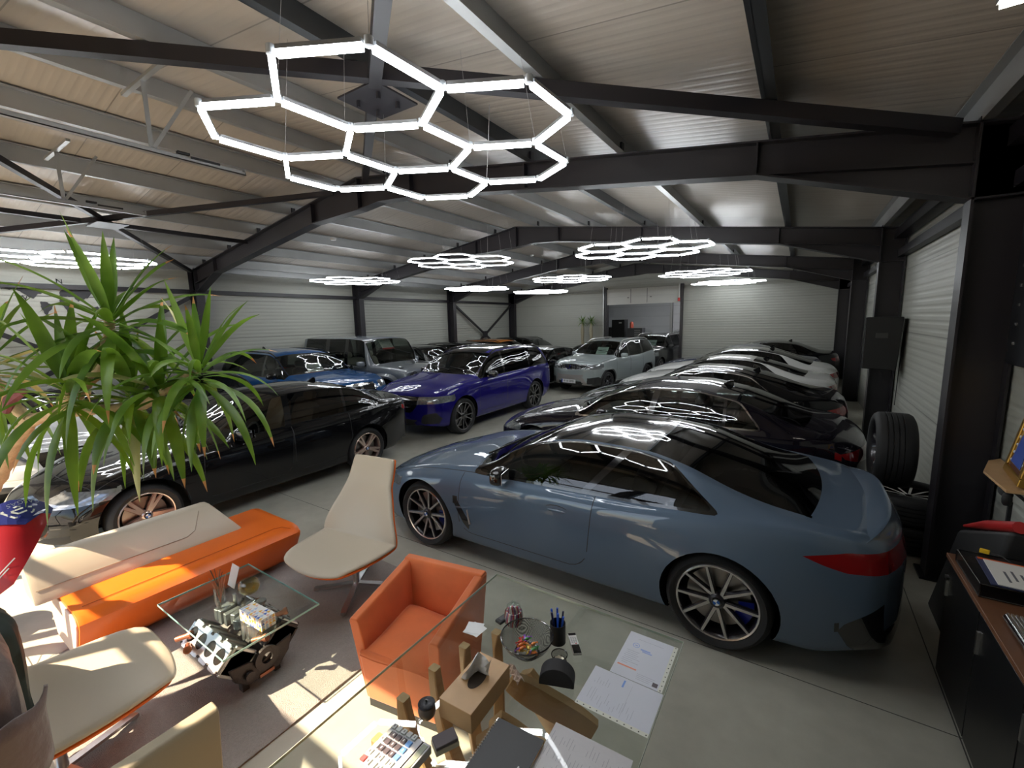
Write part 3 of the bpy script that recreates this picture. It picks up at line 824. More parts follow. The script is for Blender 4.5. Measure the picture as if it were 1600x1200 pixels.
    if plate:
        z_ = sp.get('platez', .42); X = -sp.get('bf', .07)-.012
        g = MB().b2((lx+X-.008, -.26, z_-.056), (lx+X, .26, z_+.056)).build('license_plate', mat('plate_white', (.75, .76, .78), rough=.4), root)
        MB().b2((lx+X-.0095, .22, z_-.056), (lx+X-.008, .26, z_+.056)).build('plate_band', mat('plate_blue', (.02, .06, .4)), g)
        vs, fs = text_mesh(plate, .085); MB().add([(lx+X-.010-v.z, -v.x-.02, v.y+z_) for v in vs], fs).build('plate_text', mblack, g)
    if cover: cover(root, sp, lx, rail, TOP, BELT)
    return root
def poly_yz(P, xmax): return lambda c: max(sdpoly(abs(c.y), c.z, P), c.x-xmax)
def tail(L, z, hh, ln, ymin, taper=.25):
    def f(c):
        t = (c.x-(L-ln))
        return max(-t, ymin-abs(c.y), abs(c.z-z)-hh*max(.08, min(1, t/taper)))
    return f
def below(L, z, x0, x1): return lambda c: max(c.z-z, x0-c.x, c.x-x1)
def cus_coupe(sp, W, L, rail, TOP, BELT):
    fa = sp['fa']
    vent = [(fa+.40, .64), (fa+.44, .67), (fa+.60, .42), (fa+.60, .33), (fa+.55, .34)]
    return [('headlight', m_lens, (1, 2, 3, 4), poly_yz([(.52, .575), (.75, .575), (1.0, .61), (1.0, .70), (.62, .65)], .62)),
            ('_kidney_grille', gblack, (1, 3, 4), poly_yz([(.05, .34), (.34, .34), (.42, .46), (.40, .57), (.05, .57)], .4)),
            ('_front_intake', mblack, (0, 1, 4), poly_yz([(-.1, .16), (.85, .16), (.80, .27), (.5, .30), (-.1, .30)], .45)),
            ('taillight', m_red, (1, 2, 3, 5), tail(L, .83, .062, .62, .30)),
            ('fender_vent', gblack, (1,), lambda c: sdpoly(c.x, c.z, vent)),
            ('_rear_diffuser', gblack, (0, 1, 5), lambda c: max(c.z-.40-.0*c.x, L-.17-c.x)),
            ('corner_vent', gblack, (1,), lambda c: sdpoly(c.x, c.z, [(L-.40, .40), (L-.12, .62), (L+.1, .62), (L+.1, .18), (L-.32, .26)])),
            ('_tail_strip', gblack, (5,), lambda c: max(abs(c.z-.83)-.055, abs(c.y)-.9))]
def cus_sedan(sp, W, L, rail, TOP, BELT):
    zl = sp['zhl']; zt = sp['ztl']
    return [('headlight', m_lens, (1, 2, 3, 4), poly_yz([(.46, zl-.06), (.8, zl-.06), (1.0, zl-.02), (1.0, zl+.065), (.55, zl+.06)], .62)),
            ('_front_grille', gblack, (1, 3, 4), poly_yz([(.03, zl-.20), (.36, zl-.20), (.42, zl-.04), (.40, zl+.05), (.03, zl+.05)], .4)),
            ('_front_intake', mblack, (0, 1, 4), poly_yz([(-.1, .17), (.80, .17), (.78, .34), (.5, .32), (-.1, .32)], .45)),
            ('taillight', m_red, (1, 2, 3, 5), tail(L, zt, .07, .34, .34)),
            ('_rear_diffuser', mblack, (0, 1, 5), lambda c: max(c.z-.36, L-.25-c.x))]
def cus_suv(sp, W, L, rail, TOP, BELT):
    zl = sp['zhl']; zt = sp['ztl']; cl = sp.get('clad')
    out = [('headlight', m_lens, (1, 2, 3, 4), poly_yz([(.50, zl-.08), (1.1, zl-.05), (1.1, zl+.07), (.50, zl+.07)], .62)),
           ('_front_grille', gblack, (1, 3, 4), poly_yz([(-.1, zl-.24), (.42, zl-.24), (.50, zl-.1), (.50, zl+.07), (-.1, zl+.07)], .45)),
           ('_front_intake', mblack, (0, 1, 4), poly_yz([(-.1, .26), (.44, .26), (.50, .42), (-.1, .42)], .5)),
           ('side_intake', mblack, (0, 1, 4), poly_yz([(.56, .34), (.86, .34), (.90, .44), (.84, .56), (.60, .52)], .62)),
           ('taillight', m_red, (1, 2, 3, 5), tail(L, zt, .09, .30, .40)),
           ('_rear_diffuser', mblack, (0, 1, 5), lambda c: max(c.z-.50, L-.3-c.x))]
    if cl:
        fa, ra, r = sp['fa'], sp['ra'], sp['r']
        out.append(('cladding', m_cladding, (0, 1), lambda c: min(c.z-.34, max(min(math.hypot(c.x-fa, c.z-r), math.hypot(c.x-ra, c.z-r))-(r+.13), c.z-.75))))
    return out
def cus_duster(sp, W, L, rail, TOP, BELT):
    o = cus_suv(sp, W, L, rail, TOP, BELT)
    o[1] = ('_front_grille', gblack, (1, 3, 4), poly_yz([(-.1, .78), (.50, .80), (.56, .93), (-.1, .95)], .45))
    o[0] = ('headlight', m_lens, (1, 2, 3, 4), poly_yz([(.52, .78), (1.1, .80), (1.1, .96), (.55, .93)], .55))
    o.insert(1, ('_skid_plate', mat('silver_skid', (.30, .28, .27), rough=.4), (0, 1, 4), lambda c: max(sdpoly(abs(c.y), c.z, [(-.1, .20), (.66, .20), (.62, .30), (.42, .62), (-.1, .62)]), c.x-.5, -sdpoly(abs(c.y), c.z, [(-.1, .30), (.40, .30), (.42, .46), (-.1, .46)]))))
    return o
def cus_x5(sp, W, L, rail, TOP, BELT):
    o = cus_suv(sp, W, L, rail, TOP, BELT)
    o[1] = ('_kidney_grille', gblack, (1, 3, 4), poly_yz([(.035, .70), (.30, .70), (.36, .80), (.36, .95), (.035, .95)], .4))
    o.insert(1, ('_kidney_frame', chrome, (1, 3, 4), lambda c: max(sdpoly(abs(c.y), c.z, [(.015, .68), (.32, .68), (.39, .80), (.39, .975), (.015, .975)]), c.x-.4, -sdpoly(abs(c.y), c.z, [(.035, .70), (.30, .70), (.36, .80), (.36, .95), (.035, .95)]))))
    return o
SP = {}
SP['coupe'] = dict(L=4.74, W=.95, H=1.345, fa=.93, ra=3.68, r=.345, top=[(0, .575), (.12, .66), (.5, .79), (1.0, .89), (1.45, .965), (1.62, 1.03), (1.95, 1.19), (2.25, 1.295), (2.6, 1.345), (3.0, 1.335), (3.4, 1.265), (3.8, 1.16), (4.12, 1.065), (4.35, 1.015), (4.6, 1.0), (4.70, .98), (4.76, .93)],
    belt=[(0, .53), (.15, .61), (.5, .735), (1.0, .835), (1.45, .875), (2, .895), (3, .92), (3.5, .955), (4.1, .985), (4.5, .965), (4.78, .89)],
    dlo_f=(1.55, 1.55), dlo_b=(3.68, 3.3), pillars=[(2.66, 2.95, .035)], shield=(1.42, 2.22), backlight=(3.16, 4.26), doors=[(1.42, 2.74, .10)], dr=.16,
    handles=[(2.46, .745)], lean=.50, flare=.038, z0=.16, custom=cus_coupe, mirror=1.92, mirror_m=gblack, tf=.10, tr=.12, gap=.035, zlr=.75, rearseat=3.0, csr=.25, cwr=.30, br=.0)
SP['sedan'] = dict(L=4.72, W=.92, H=1.44, fa=.81, ra=3.65, r=.335, top=[(0, .60), (.12, .71), (.5, .85), (1.2, .98), (1.38, 1.01), (1.75, 1.20), (2.15, 1.37), (2.5, 1.43), (2.95, 1.44), (3.45, 1.385), (3.85, 1.25), (4.15, 1.14), (4.32, 1.11), (4.6, 1.09), (4.72, 1.02)],
    belt=[(0, .56), (.5, .78), (1.2, .90), (2, .935), (3, .96), (4, 1.01), (4.6, 1.0), (4.72, .95)],
    dlo_f=(1.5, 1.5), dlo_b=(4.0, 3.55), pillars=[(2.42, 2.50, .045), (3.30, 3.36, .02)], shield=(1.36, 2.15), backlight=(3.42, 4.16), doors=[(1.36, 2.42, .10), (2.46, 3.34, .0)],
    handles=[(2.24, .80), (3.18, .83)], lean=.44, zhl=.66, ztl=.86, custom=cus_sedan, antenna=3.3, mirror=1.80, openfront=True, rearseat=3.15)
SP['saloon'] = dict(SP['sedan'], L=4.86, W=.93, top=[(0, .62), (.12, .73), (.5, .87), (1.2, .99), (1.42, 1.03), (1.85, 1.24), (2.25, 1.39), (2.6, 1.44), (3.0, 1.44), (3.5, 1.36), (3.95, 1.22), (4.3, 1.10), (4.5, 1.06), (4.7, 1.03), (4.86, .93)],
    belt=[(0, .58), (.5, .79), (1.2, .91), (2, .95), (3, .97), (4, .98), (4.6, .95), (4.86, .86)], fa=.86, ra=3.80, dlo_b=(3.85, 3.55), pillars=[(2.55, 2.62, .04), (3.45, 3.45, .018)], shield=(1.42, 2.25), backlight=(3.35, 4.34), doors=[(1.45, 2.55, .1), (2.58, 3.5, 0)], handles=[(2.36, .82), (3.3, .84)], ztl=.80, antenna=3.35, mirror=1.95)
SP['coupe2'] = dict(SP['saloon'], L=4.70, W=.91, H=1.40, top=[(0, .62), (.12, .72), (.5, .85), (1.2, .96), (1.42, 1.0), (1.85, 1.2), (2.2, 1.35), (2.55, 1.40), (2.95, 1.39), (3.4, 1.31), (3.8, 1.19), (4.15, 1.08), (4.4, 1.04), (4.6, 1.01), (4.70, .92)], ra=3.66, dlo_b=(3.72, 3.3), pillars=[(2.7, 2.75, .02)], shield=(1.42, 2.2), backlight=(3.2, 4.2), doors=[(1.45, 2.72, .1)], handles=[(2.5, .8)], zhl=.64, openfront=False)
SP['suv'] = dict(L=4.86, W=.98, H=1.71, fa=.90, ra=3.80, r=.375, z0=.24, top=[(0, .86), (.08, .93), (.5, 1.05), (1.2, 1.15), (1.38, 1.18), (1.75, 1.40), (2.1, 1.60), (2.45, 1.69), (3.2, 1.715), (4.0, 1.69), (4.4, 1.63), (4.6, 1.45), (4.78, 1.18), (4.86, 1.02)],
    belt=[(0, .82), (.5, .98), (1.3, 1.07), (3, 1.11), (4.3, 1.15), (4.7, 1.12), (4.86, .98)],
    dlo_f=(1.5, 1.5), dlo_b=(4.55, 4.2), pillars=[(2.45, 2.52, .04), (3.55, 3.6, .03)], shield=(1.36, 2.12), backlight=(4.42, 4.80), doors=[(1.42, 2.46, .05), (2.5, 3.5, .0)], handles=[(2.28, .93), (3.36, .96)],
    lean=.36, zhl=.80, ztl=1.02, custom=cus_suv, mirror_m=gblack, roofin=.16, cwf=.30, csf=.2, zlf=.8, cwr=.15, csr=.1, zlr=1.0, rp=2.6, tf=.09, tr=.08, mirror=1.82, rails=(2.15, 4.35, gblack, .035), rearseat=3.3, bf=.06, wb=.94)
SP['x5'] = dict(SP['suv'], L=4.80, H=1.74, custom=cus_x5, top=[(0, .96), (.08, 1.03), (.5, 1.12), (1.2, 1.19), (1.38, 1.21)]+SP['suv']['top'][5:], belt=[(0, .92), (.5, 1.05), (1.3, 1.09)]+SP['suv']['belt'][3:], zhl=.92, antenna=4.0, fa=.88, ra=3.76, rails=(2.15, 4.3, gblack, .03))
SP['duster'] = dict({k: v for k, v in SP['suv'].items() if k != 'mirror_m'}, L=4.34, W=.90, H=1.64, fa=.84, ra=3.50, r=.34, z0=.25, top=[(0, .92), (.08, .99), (.5, 1.08), (1.1, 1.14), (1.25, 1.17), (1.6, 1.38), (1.95, 1.56), (2.3, 1.62), (3.0, 1.64), (3.7, 1.61), (3.98, 1.55), (4.15, 1.35), (4.28, 1.12), (4.34, 1.0)],
    belt=[(0, .88), (.5, 1.0), (1.2, 1.06), (2.8, 1.08), (3.8, 1.16), (4.2, 1.10), (4.34, .95)], dlo_b=(4.0, 3.75), dlo_f=(1.4, 1.4), pillars=[(2.2, 2.27, .04), (3.1, 3.16, .05)], shield=(1.24, 1.96), backlight=(3.98, 4.24),
    doors=[(1.3, 2.2, .05), (2.25, 3.1, .0)], handles=[(2.05, .90), (2.98, .93)], zhl=.86, ztl=.98, custom=cus_duster, mirror=1.66, clad=True, rails=(1.95, 3.8, satin, .05), rearseat=3.0)
SP['hatch'] = dict(SP['duster'], L=4.3, H=1.5, W=.90, top=[(0, .74), (.08, .82), (.5, .93), (1.1, 1.02), (1.25, 1.05), (1.65, 1.28), (2.0, 1.44), (2.4, 1.5), (3.0, 1.5), (3.6, 1.45), (3.9, 1.36), (4.1, 1.2), (4.25, 1.0), (4.3, .9)], belt=[(0, .7), (.5, .85), (1.2, .95), (2.8, .99), (3.8, 1.04), (4.2, 1.0), (4.3, .86)], zhl=.74, ztl=.9, custom=cus_suv, clad=False, rails=None, r=.33, z0=.2)
SP['boxy'] = dict(L=4.62, W=.93, H=1.96, fa=.82, ra=3.70, r=.40, z0=.36, boxy=1, rp=2.6, top=[(0, 1.10), (.04, 1.15), (.4, 1.19), (1.28, 1.24), (1.36, 1.30), (1.52, 1.60), (1.70, 1.86), (1.85, 1.92), (2.6, 1.955), (4.3, 1.955), (4.50, 1.94), (4.57, 1.6), (4.60, 1.3), (4.62, 1.25)],
    belt=[(0, 1.06), (.4, 1.13), (1.3, 1.17), (3, 1.18), (4.5, 1.18), (4.62, 1.16)], dlo_f=(1.56, 1.74), dlo_b=(4.38, 4.36), pillars=[(2.42, 2.42, .07), (3.30, 3.30, .09)], shield=(1.30, 1.72), backlight=(4.55, 4.58), cowlcurve=.02,
    doors=[(1.42, 2.40, 0), (2.46, 3.34, 0)], dr=.04, handles=[(2.26, 1.08), (3.2, 1.08)], lean=.16, wb=.95, tf=.03, tr=.02, cwf=.05, csf=.0, cwr=.03, csr=0, zhl=.95, ztl=.8, bf=.03, br=.02, flare=.0, mirror=1.62,
    custom=lambda sp, W, L, rail, TOP, BELT: [('_front_grille', gblack, (1, 3, 4), poly_yz([(-.1, .80), (.44, .80), (.46, 1.04), (-.1, 1.04)], .3)), ('_front_intake', mblack, (0, 1, 4), poly_yz([(-.1, .42), (.6, .42), (.6, .60), (-.1, .60)], .3)), ('_bumper', mat('silver_bumper', (.30, .31, .33), rough=.35, metal=.5, coat=.6), (0, 1, 4), below(L, .66, -1, .25))], gap=.08, rearseat=3.3, z1=0)

def cover_boxy(root, sp, lx, rail, TOP, BELT):
    m = paint('g_silver', (.20, .22, .25), .6); W = sp['W']
    for s_ in (-1, 1):
        for xa in (sp['fa'], sp['ra']):
            g = MB(); n = 18; rows = []
            for i in range(n+1):
                a = R(-12)+R(204)*i/n; Rr = sp['r']+.10
                sq = 1.0/max(abs(math.cos(a))**3.2+abs(math.sin(a))**3.2, 1e-6)**(1/3.2)
                p = lambda rr, y: (lx+xa+math.cos(a)*rr*sq, s_*y, sp['r']+.03+math.sin(a)*rr*sq)
                rows.append([p(Rr-.02, W-.04), p(Rr-.02, W+.055), p(Rr+.03, W+.055), p(Rr+.09, W-.02)])
            g.grid(rows); g.build('fender_flare', m, root, smooth=True)
        hl = MB().lathe([(0, 0), (.085, .0), (.09, .02), (.11, .02), (.115, .06), (.115, .12)], 24, 'x', c=(lx-.05, s_*.66, .98)).build('headlight_ring', mat('dark_bezel', (.03, .03, .035), rough=.3), root, smooth=True)
        MB().lathe([(0, -.02), (.04, -.015), (.075, .0), (.085, .03)], 20, 'x', c=(lx-.055, s_*.66, .98)).build('headlight', m_lens, hl, smooth=True)
        g = MB(); superbox((lx+.38, s_*.74, BELT(.38)+.06), (.16, .09, .06), 3, 8, mb=g); g.build('turn_signal', m_lens, root, smooth=True)
        g = MB(); g.bar((lx+.9, s_*(W-.005), .86), (lx+4.3, s_*(W-.005), .86), .02, .05); g.build('side_trim', mblack, root)
    g = MB()
    for k in range(9): g.bar((lx-.045, -.42+.105*k, .82), (lx-.045, -.42+.105*k, 1.03), .02, .014, up=(1, 0, 0))
    g.build('grille_bars', chrome, root)
    MB().lathe([(.075, -.01), (.09, -.015), (.09, .01), (.075, .01)], 20, 'x', c=(lx-.05, 0, .925), closed=True).bar((lx-.055, 0, .925), (lx-.055, 0, 1.0), .012, .012).bar((lx-.055, 0, .925), (lx-.055, .07, .885), .012, .012).bar((lx-.055, 0, .925), (lx-.055, -.07, .885), .012, .012).build('grille_badge', chrome, root)
    MB().b2((lx+4.60, -.36, .9), (lx+4.78, .36, 1.62)).build('spare_wheel_cover', m, root, bevel=.05)
def cover_touareg(root, sp, lx, rail, TOP, BELT):
    g = MB(); 
    for z in (.60, .67, .74, .81): g.bar((lx-.075, -.46, z), (lx-.075, .46, z), .014, .012)
    g.build('grille_bars', mat('dark_chrome', (.25, .25, .26), rough=.2, metal=1), root)
    g = MB(); g.lathe([(.062, -.012), (.074, -.012), (.074, .01), (.062, .01)], 28, 'x', c=(lx-.085, 0, .75), closed=True)
    for s_ in (-1, 1):
        g.bar((lx-.09, s_*.036, .805), (lx-.09, s_*.002, .755), .01, .011); g.bar((lx-.09, s_*.058, .79), (lx-.09, s_*.026, .69), .01, .011); g.bar((lx-.09, s_*.026, .69), (lx-.09, 0, .742), .01, .011)
    g.build('round_badge', chrome, root)
    MB().tube([(lx+.0, y, .865-.15*0) for y in (-.5, 0, .5)], .006, 6).build('chrome_strip', chrome, root)
def cover_duster(root, sp, lx, rail, TOP, BELT):
    g = MB()
    for s_ in (-1, 1):
        for k in range(2):
            for z in (.835, .905):
                y = s_*(.19+.17*k); g.tube([(lx-.068, y-.055, z-.02), (lx-.068, y+.055, z-.02), (lx-.068, y+.06, z+.02), (lx-.068, y-.06, z+.02)], .007, 6, closed=True)
    g.build('grille_insert', satin, root)
    g = MB(); g.prism([(-.10, .93), (.10, .93), (.085, .86), (.04, .79), (-.04, .79), (-.085, .86)], lx-.085, lx-.07, 'yz'); g.build('grille_badge', chrome, root)
    MB().prism([(-.055, .915), (.055, .915), (.03, .83), (-.03, .83)], lx-.087, lx-.083, 'yz').build('badge_inset', mblack, root)
def paper_on_dash(root, sp, lx, rail, TOP, BELT, red=False, m=None):
    x = sp['shield'][0]+.40; z = TOP(x)-.16; s_ = 1
    M_ = Matrix.Rotation(R(-52), 3, 'Y')
    o = MB().box((lx+x+.12, -.08, z), (.30, .42, .002), M_).build('price_sheet', m or mat('price_paper', (.62, .75, .68), rough=.6), root)
    if red:
        v = M_ @ Vector((-.13, 0, .002)); MB().box((lx+x+.12+v.x, -.08+v.y, z+v.z), (.05, .42, .002), M_).build('red_header', mat('red_print', (.6, .04, .04)), o)
    v = M_ @ Vector((.02, 0, .003)); g = MB()
    for k in range(5):
        q = M_ @ Vector((-.06+.045*k, 0, .003)); g.box((lx+x+.12+q.x, -.08+q.y, z+q.z), (.010, .30-.05*(k % 2), .0015), M_)
    g.build('print_lines', mat('print_grey', (.2, .22, .22), rough=.7), o)

def cover_coupe(root, sp, lx, rail, TOP, BELT):
    L = sp['L']; W = sp['W']
    g = MB(); rows = []
    for i in range(21):
        y = -.80+.08*i; c_ = abs(y/.95); x = L-.07-.30*c_**3-.0; z = .99-.10*c_**3
        rows.append([(lx+x-.30, y, z-.015), (lx+x-.16, y, z+.012), (lx+x-.05, y, z+.038*(1-c_**4)), (lx+x-.03, y, z+.034*(1-c_**4)), (lx+x-.04, y, z-.03), (lx+x-.30, y, z-.04)])
    g.grid(rows, closed_v=True); g.build('boot_spoiler', blue_grey, root, smooth=True, angle=60)
    for s_ in (-1, 1):
        g = MB(); g.tube([(lx+2.46+.115*math.cos(a), s_*(W*.99+.004), .745+.045*math.sin(a)) for a in [2*PI*k/24 for k in range(24)]], .004, 6, closed=True); g.build('handle_recess', mblack, root, smooth=True)
        g = MB(); g.bar((lx+1.50, s_*(W+.0), .60), (lx+1.54, s_*(W+.0), .40), .012, .02); g.build('vent_blade', satin, root)
blue_grey = paint('blue_grey', (.105, .150, .215), .35, .32)
p_black = paint('black', (.004, .004, .005), .0, .3)
p_obsid = paint('violet_black', (.010, .008, .014), .4, .3)
p_indigo = paint('indigo', (.010, .006, .17), .35, .3)
p_xblue = paint('bright_blue', (.010, .085, .27), .4, .3)
p_silverb = paint('ice_silver', (.34, .385, .39), .35, .35)
p_g = paint('g_silver', (.20, .22, .25), .6)
p_dgrey = paint('dark_grey', (.03, .032, .034), .4, .35)
p_brown = paint('brown_black', (.035, .030, .026), .4, .3)
p_orange = paint('orange_metal', (.42, .15, .02), .4, .3)
p_white = paint('white', (.72, .72, .70), .0, .3)
p_navy = paint('navy', (.015, .025, .07), .3, .3)
wk_c = dict(kind=dict(rim=.775, sw=.0125, pair=True, spread=.315, logo=True), n=10, w=.27, cal=m_blue_cal, rim=m_dark_alloy, face=m_bright_alloy)
wk_3 = dict(kind=dict(rim=.74, sw=.020, pair=True, spread=.13, logo=True, brighthub=True), n=10, w=.25, rim=mat('rose_alloy_back', (.25, .17, .15), rough=.35, metal=.7), face=mat('bronze_silver_alloy', (.60, .47, .42), rough=.25, metal=.9))
wk_t = dict(kind=dict(rim=.76, sw=.013, pair=True, spread=.24, brighthub=False), n=10, w=.28, rim=gblack, face=mat('smoked_alloy', (.30, .29, .30), rough=.3, metal=.9))
wk_d = dict(kind=dict(rim=.70, sw=.022, pair=False, brighthub=True), n=7, w=.24, rim=m_dark_alloy, face=mat('grey_alloy', (.12, .12, .13), rough=.35, metal=.8))
H90 = PI/2
def car(n, label, sp, col, x, y, rz, sc=1, **k):
    o = make_car(n, label, SP[sp], col, (x, y, 0), rz, **k); o.scale = (sc, sc, sc); return o
car('coupe_car', 'blue-grey two-door coupe with black roof, nearest car on the right', 'coupe', blue_grey, -4.05+2.37, 3.98, 0, q=1.25, wheel=wk_c, roofm=gblack, glassm=glass('coupe_side_glass', (.16, .16, .17), 1.52), cover=cover_coupe)
car('sedan_car', 'black saloon with tan seats behind the orange sofa', 'sedan', p_black, -6.55, .72+2.36, H90, q=1.1, wheel=wk_3, seats=seat_tan, glassm=g_dark)
car('saloon_car', 'violet-black saloon with a broad chrome window arch, just behind the blue-grey coupe', 'saloon', p_obsid, -4.15+2.43, 6.50, 0, q=1.0, trimm=chrome, glassm=g_mid, seats=seat_black)
car('saloon_car', 'black two-door saloon with thin chrome window line, third in the right-hand row', 'coupe2', p_black, -4.0+2.35, 9.05, 0, q=.85, trimm=chrome)
car('saloon_car', 'white car nearer of the two white ones in the right-hand row', 'coupe2', p_white, -4.0+2.35, 11.55, 0, q=.75)
car('saloon_car', 'white car with black roof, farther of the two white ones in the right-hand row', 'saloon', p_white, -4.0+2.43, 13.95, 0, q=.7, roofm=gblack)
car('saloon_car', 'navy blue car between the far white car and the last black one, right-hand row', 'coupe2', p_navy, -4.1+2.35, 16.15, 0, q=.6)
car('saloon_car', 'black car with a high back, last in the right-hand row at the far wall', 'sedan', p_black, -3.6+2.36, 18.15, 0, q=.6)
car('suv_car', 'deep indigo blue SUV with black roof rails in the middle row', 'suv', p_indigo, -6.66, 5.95+2.43, H90, q=1.0, wheel=wk_t, cover=cover_touareg, plate='', glassm=g_dark, roofm=gblack)
car('suv_car', 'black SUV directly behind the indigo blue one', 'hatch', p_black, -7.62, 11.1+2.0, H90, sc=.93, q=.7, cover=paper_on_dash)
def cov_d(*a): cover_duster(*a); paper_on_dash(*a)
car('suv_car', 'pale silver SUV with roof rails and a front licence plate, middle row', 'duster', p_silverb, -5.55, 12.3+2.1, H90-.17, q=.9, wheel=wk_d, cover=cov_d, plate='IF 18 ZMD')
car('hatchback_car', 'black car with a windscreen sheet, half hidden left of the silver SUV', 'hatch', p_black, -7.38, 17.2, H90-.06, sc=.86, q=.6, cover=paper_on_dash)
car('suv_car', 'dark grey SUV with roof rails in front of the open doorway', 'duster', p_dgrey, -5.35, 17.2+2.17+.1, H90-.12, q=.7, cover=paper_on_dash)
car('suv_car', 'dark grey SUV parked inside the open doorway behind its twin', 'duster', p_dgrey, -4.95, 24.2, H90-.05, q=.6)
car('suv_car', 'bright blue SUV with twin oval grilles along the left wall', 'x5', p_xblue, -8.15-2.40, 6.25, PI, q=.9, cover=lambda *a: paper_on_dash(*a, red=True, m=mat('cream_paper', (.75, .76, .70), rough=.6)), glassm=g_mid)
car('offroad_car', 'grey-silver boxy off-road car with flat upright windscreen', 'boxy', p_g, -8.15-2.31, 8.50, PI, q=.85, cover=lambda *a: (cover_boxy(*a), paper_on_dash(*a, red=True, m=mat('cream_paper', (.75, .76, .70), rough=.6))), seats=seat_cream, glassm=g_mid, wheel=wk_d)
car('suv_car', 'black SUV between the boxy off-road car and the indigo SUV', 'suv', p_black, -8.46-2.19, 11.0, PI, sc=.90, q=.6)
car('suv_car', 'black SUV with bright chrome window edging by the left wall', 'suv', p_black, -8.46-2.19, 13.3, PI, sc=.90, q=.6, trimm=chrome, cover=paper_on_dash)
car('suv_car', 'orange SUV by the left wall, far end', 'suv', p_orange, -8.46-2.19, 15.6, PI, sc=.90, q=.6)
car('suv_car', 'dark grey SUV beyond the orange one, in the far left corner', 'suv', p_dgrey, -8.46-2.19, 17.9, PI, sc=.90, q=.6)
car('saloon_car', 'dark brown-black saloon left of the bright blue SUV', 'sedan', p_brown, -8.2-2.3, 4.0, PI, sc=.97, q=.7)
car('saloon_car', 'white car with dark roof at the left edge, behind the potted palm', 'sedan', p_white, -8.2-2.3, 1.6, PI, sc=.97, q=.7, roofm=gblack)
# ------------------------------------------------------------------ hexagon lamps
m_tube = mat('led_diffuser', (.9, .9, .9), rough=.5, emit=((.93, .97, 1.0), LAMP))
m_hous = mat('led_housing', (.45, .46, .48), rough=.35, metal=.6)
m_conn = mat('clear_connector', (.60, .64, .68), rough=.15, coat=.6)
ED = .46
def flower():
    cs = [(0, 0)]+[(ED*math.sqrt(3)*math.cos(R(58+60*k)), ED*math.sqrt(3)*math.sin(R(58+60*k))) for k in range(6)]
    vs = []; es = set()
    def vi(p):
        for i, q in enumerate(vs):
            if math.hypot(p[0]-q[0], p[1]-q[1]) < .02: return i
        vs.append(p); return len(vs)-1
    for c in cs:
        ids = [vi((c[0]+ED*math.cos(R(28+60*k)), c[1]+ED*math.sin(R(28+60*k)))) for k in range(6)]
        for k in range(6): es.add(tuple(sorted((ids[k], ids[(k+1) % 6]))))
    return vs, sorted(es)
FV, FE = flower()
DEG = {}
def lamp_tube(mb_l, mb_h, a, b, n=.028):
    a = Vector((*a, 0)); b = Vector((*b, 0)); d = (b-a).normalized(); a = a+d*n; b = b-d*n
    mb_l.bar(a+Vector((0, 0, -.012)), b+Vector((0, 0, -.012)), .030 if n > .02 else .018, .026 if n > .02 else .013); mb_h.bar(a+Vector((0, 0, .011)), b+Vector((0, 0, .011)), .032, .020)
def hex_lamp(label, x, y, z, detail, rot=0, corners=(1,)):
    t = thing('hexagon_lamp', label, 'lamp', (x, y, z), rot, 'honeycomb ceiling lamps')
    if detail:
        for (i, j) in FE:
            l, h = MB(), MB(); lamp_tube(l, h, FV[i], FV[j])
            o = l.build('light_tube', m_tube, t); h.build('tube_housing', m_hous, o)
        for v in FV:
            g = MB(); g.cyl((v[0], v[1], -.012), (v[0], v[1], .026), .022, 10); g.build('corner_connector', m_conn, t, smooth=True)
    else:
        l, h = MB(), MB()
        for (i, j) in FE: lamp_tube(l, h, FV[i], FV[j], .012)
        l.build('light_tubes', m_tube, t); h.build('tube_housing', m_hous, t)
    cm_ = mat('cable_grey', (.5, .5, .5), rough=.5)
    for k in range(0, len(FV), 3):
        g = MB()
        v = FV[k]; ca = math.cos(rot); sa = math.sin(rot); wx, wy = x+v[0]*ca-v[1]*sa, y+v[0]*sa+v[1]*ca
        g.tube([(v[0], v[1], .02), (v[0]*.9, v[1]*.9, ztop(wx)-z+.03)], .0012, 4); g.build('suspension_cable', cm_, t)
    v = FV[8]; g = MB(); g.tube([(v[0], v[1], .02), (v[0]+.03, v[1], .3), (v[0]-.02, v[1]+.1, ztop(x+v[0])-z+.03)], .003, 5)
    g.build('power_cable', cm_, t)
    return t
ZL = 3.53
for lab, x, y, det in (('large honeycomb lamp nearest the camera, above the orange armchair', -2.18, 2.14, 1), ('honeycomb lamp above the violet-black saloon, second in the right-hand line', -2.25, 7.3, 1),
    ('honeycomb lamp in the middle line above the front of the indigo SUV', -5.29, 6.44, 0), ('honeycomb lamp above the boxy off-road car and the bright blue SUV', -9.6, 7.4, 0), ('honeycomb lamp at the left edge above the potted palm', -9.69, 2.1, 1),
    ('honeycomb lamp in the middle line above the silver SUV', -5.31, 11.1, 0), ('honeycomb lamp above the black SUV with chrome window edging, left line', -9.16, 11.9, 0), ('small-looking honeycomb lamp farthest along the left line', -8.52, 15.1, 0),
    ('honeycomb lamp on the right, third in its line', -2.14, 12.2, 0), ('honeycomb lamp on the right farthest from the camera', -2.07, 16.0, 0)):
    k_ = 1.12 if 'middle line above the front' not in lab else 1.25
    hex_lamp(lab, x*k_, y*k_, 2.3+1.1*k_, det)
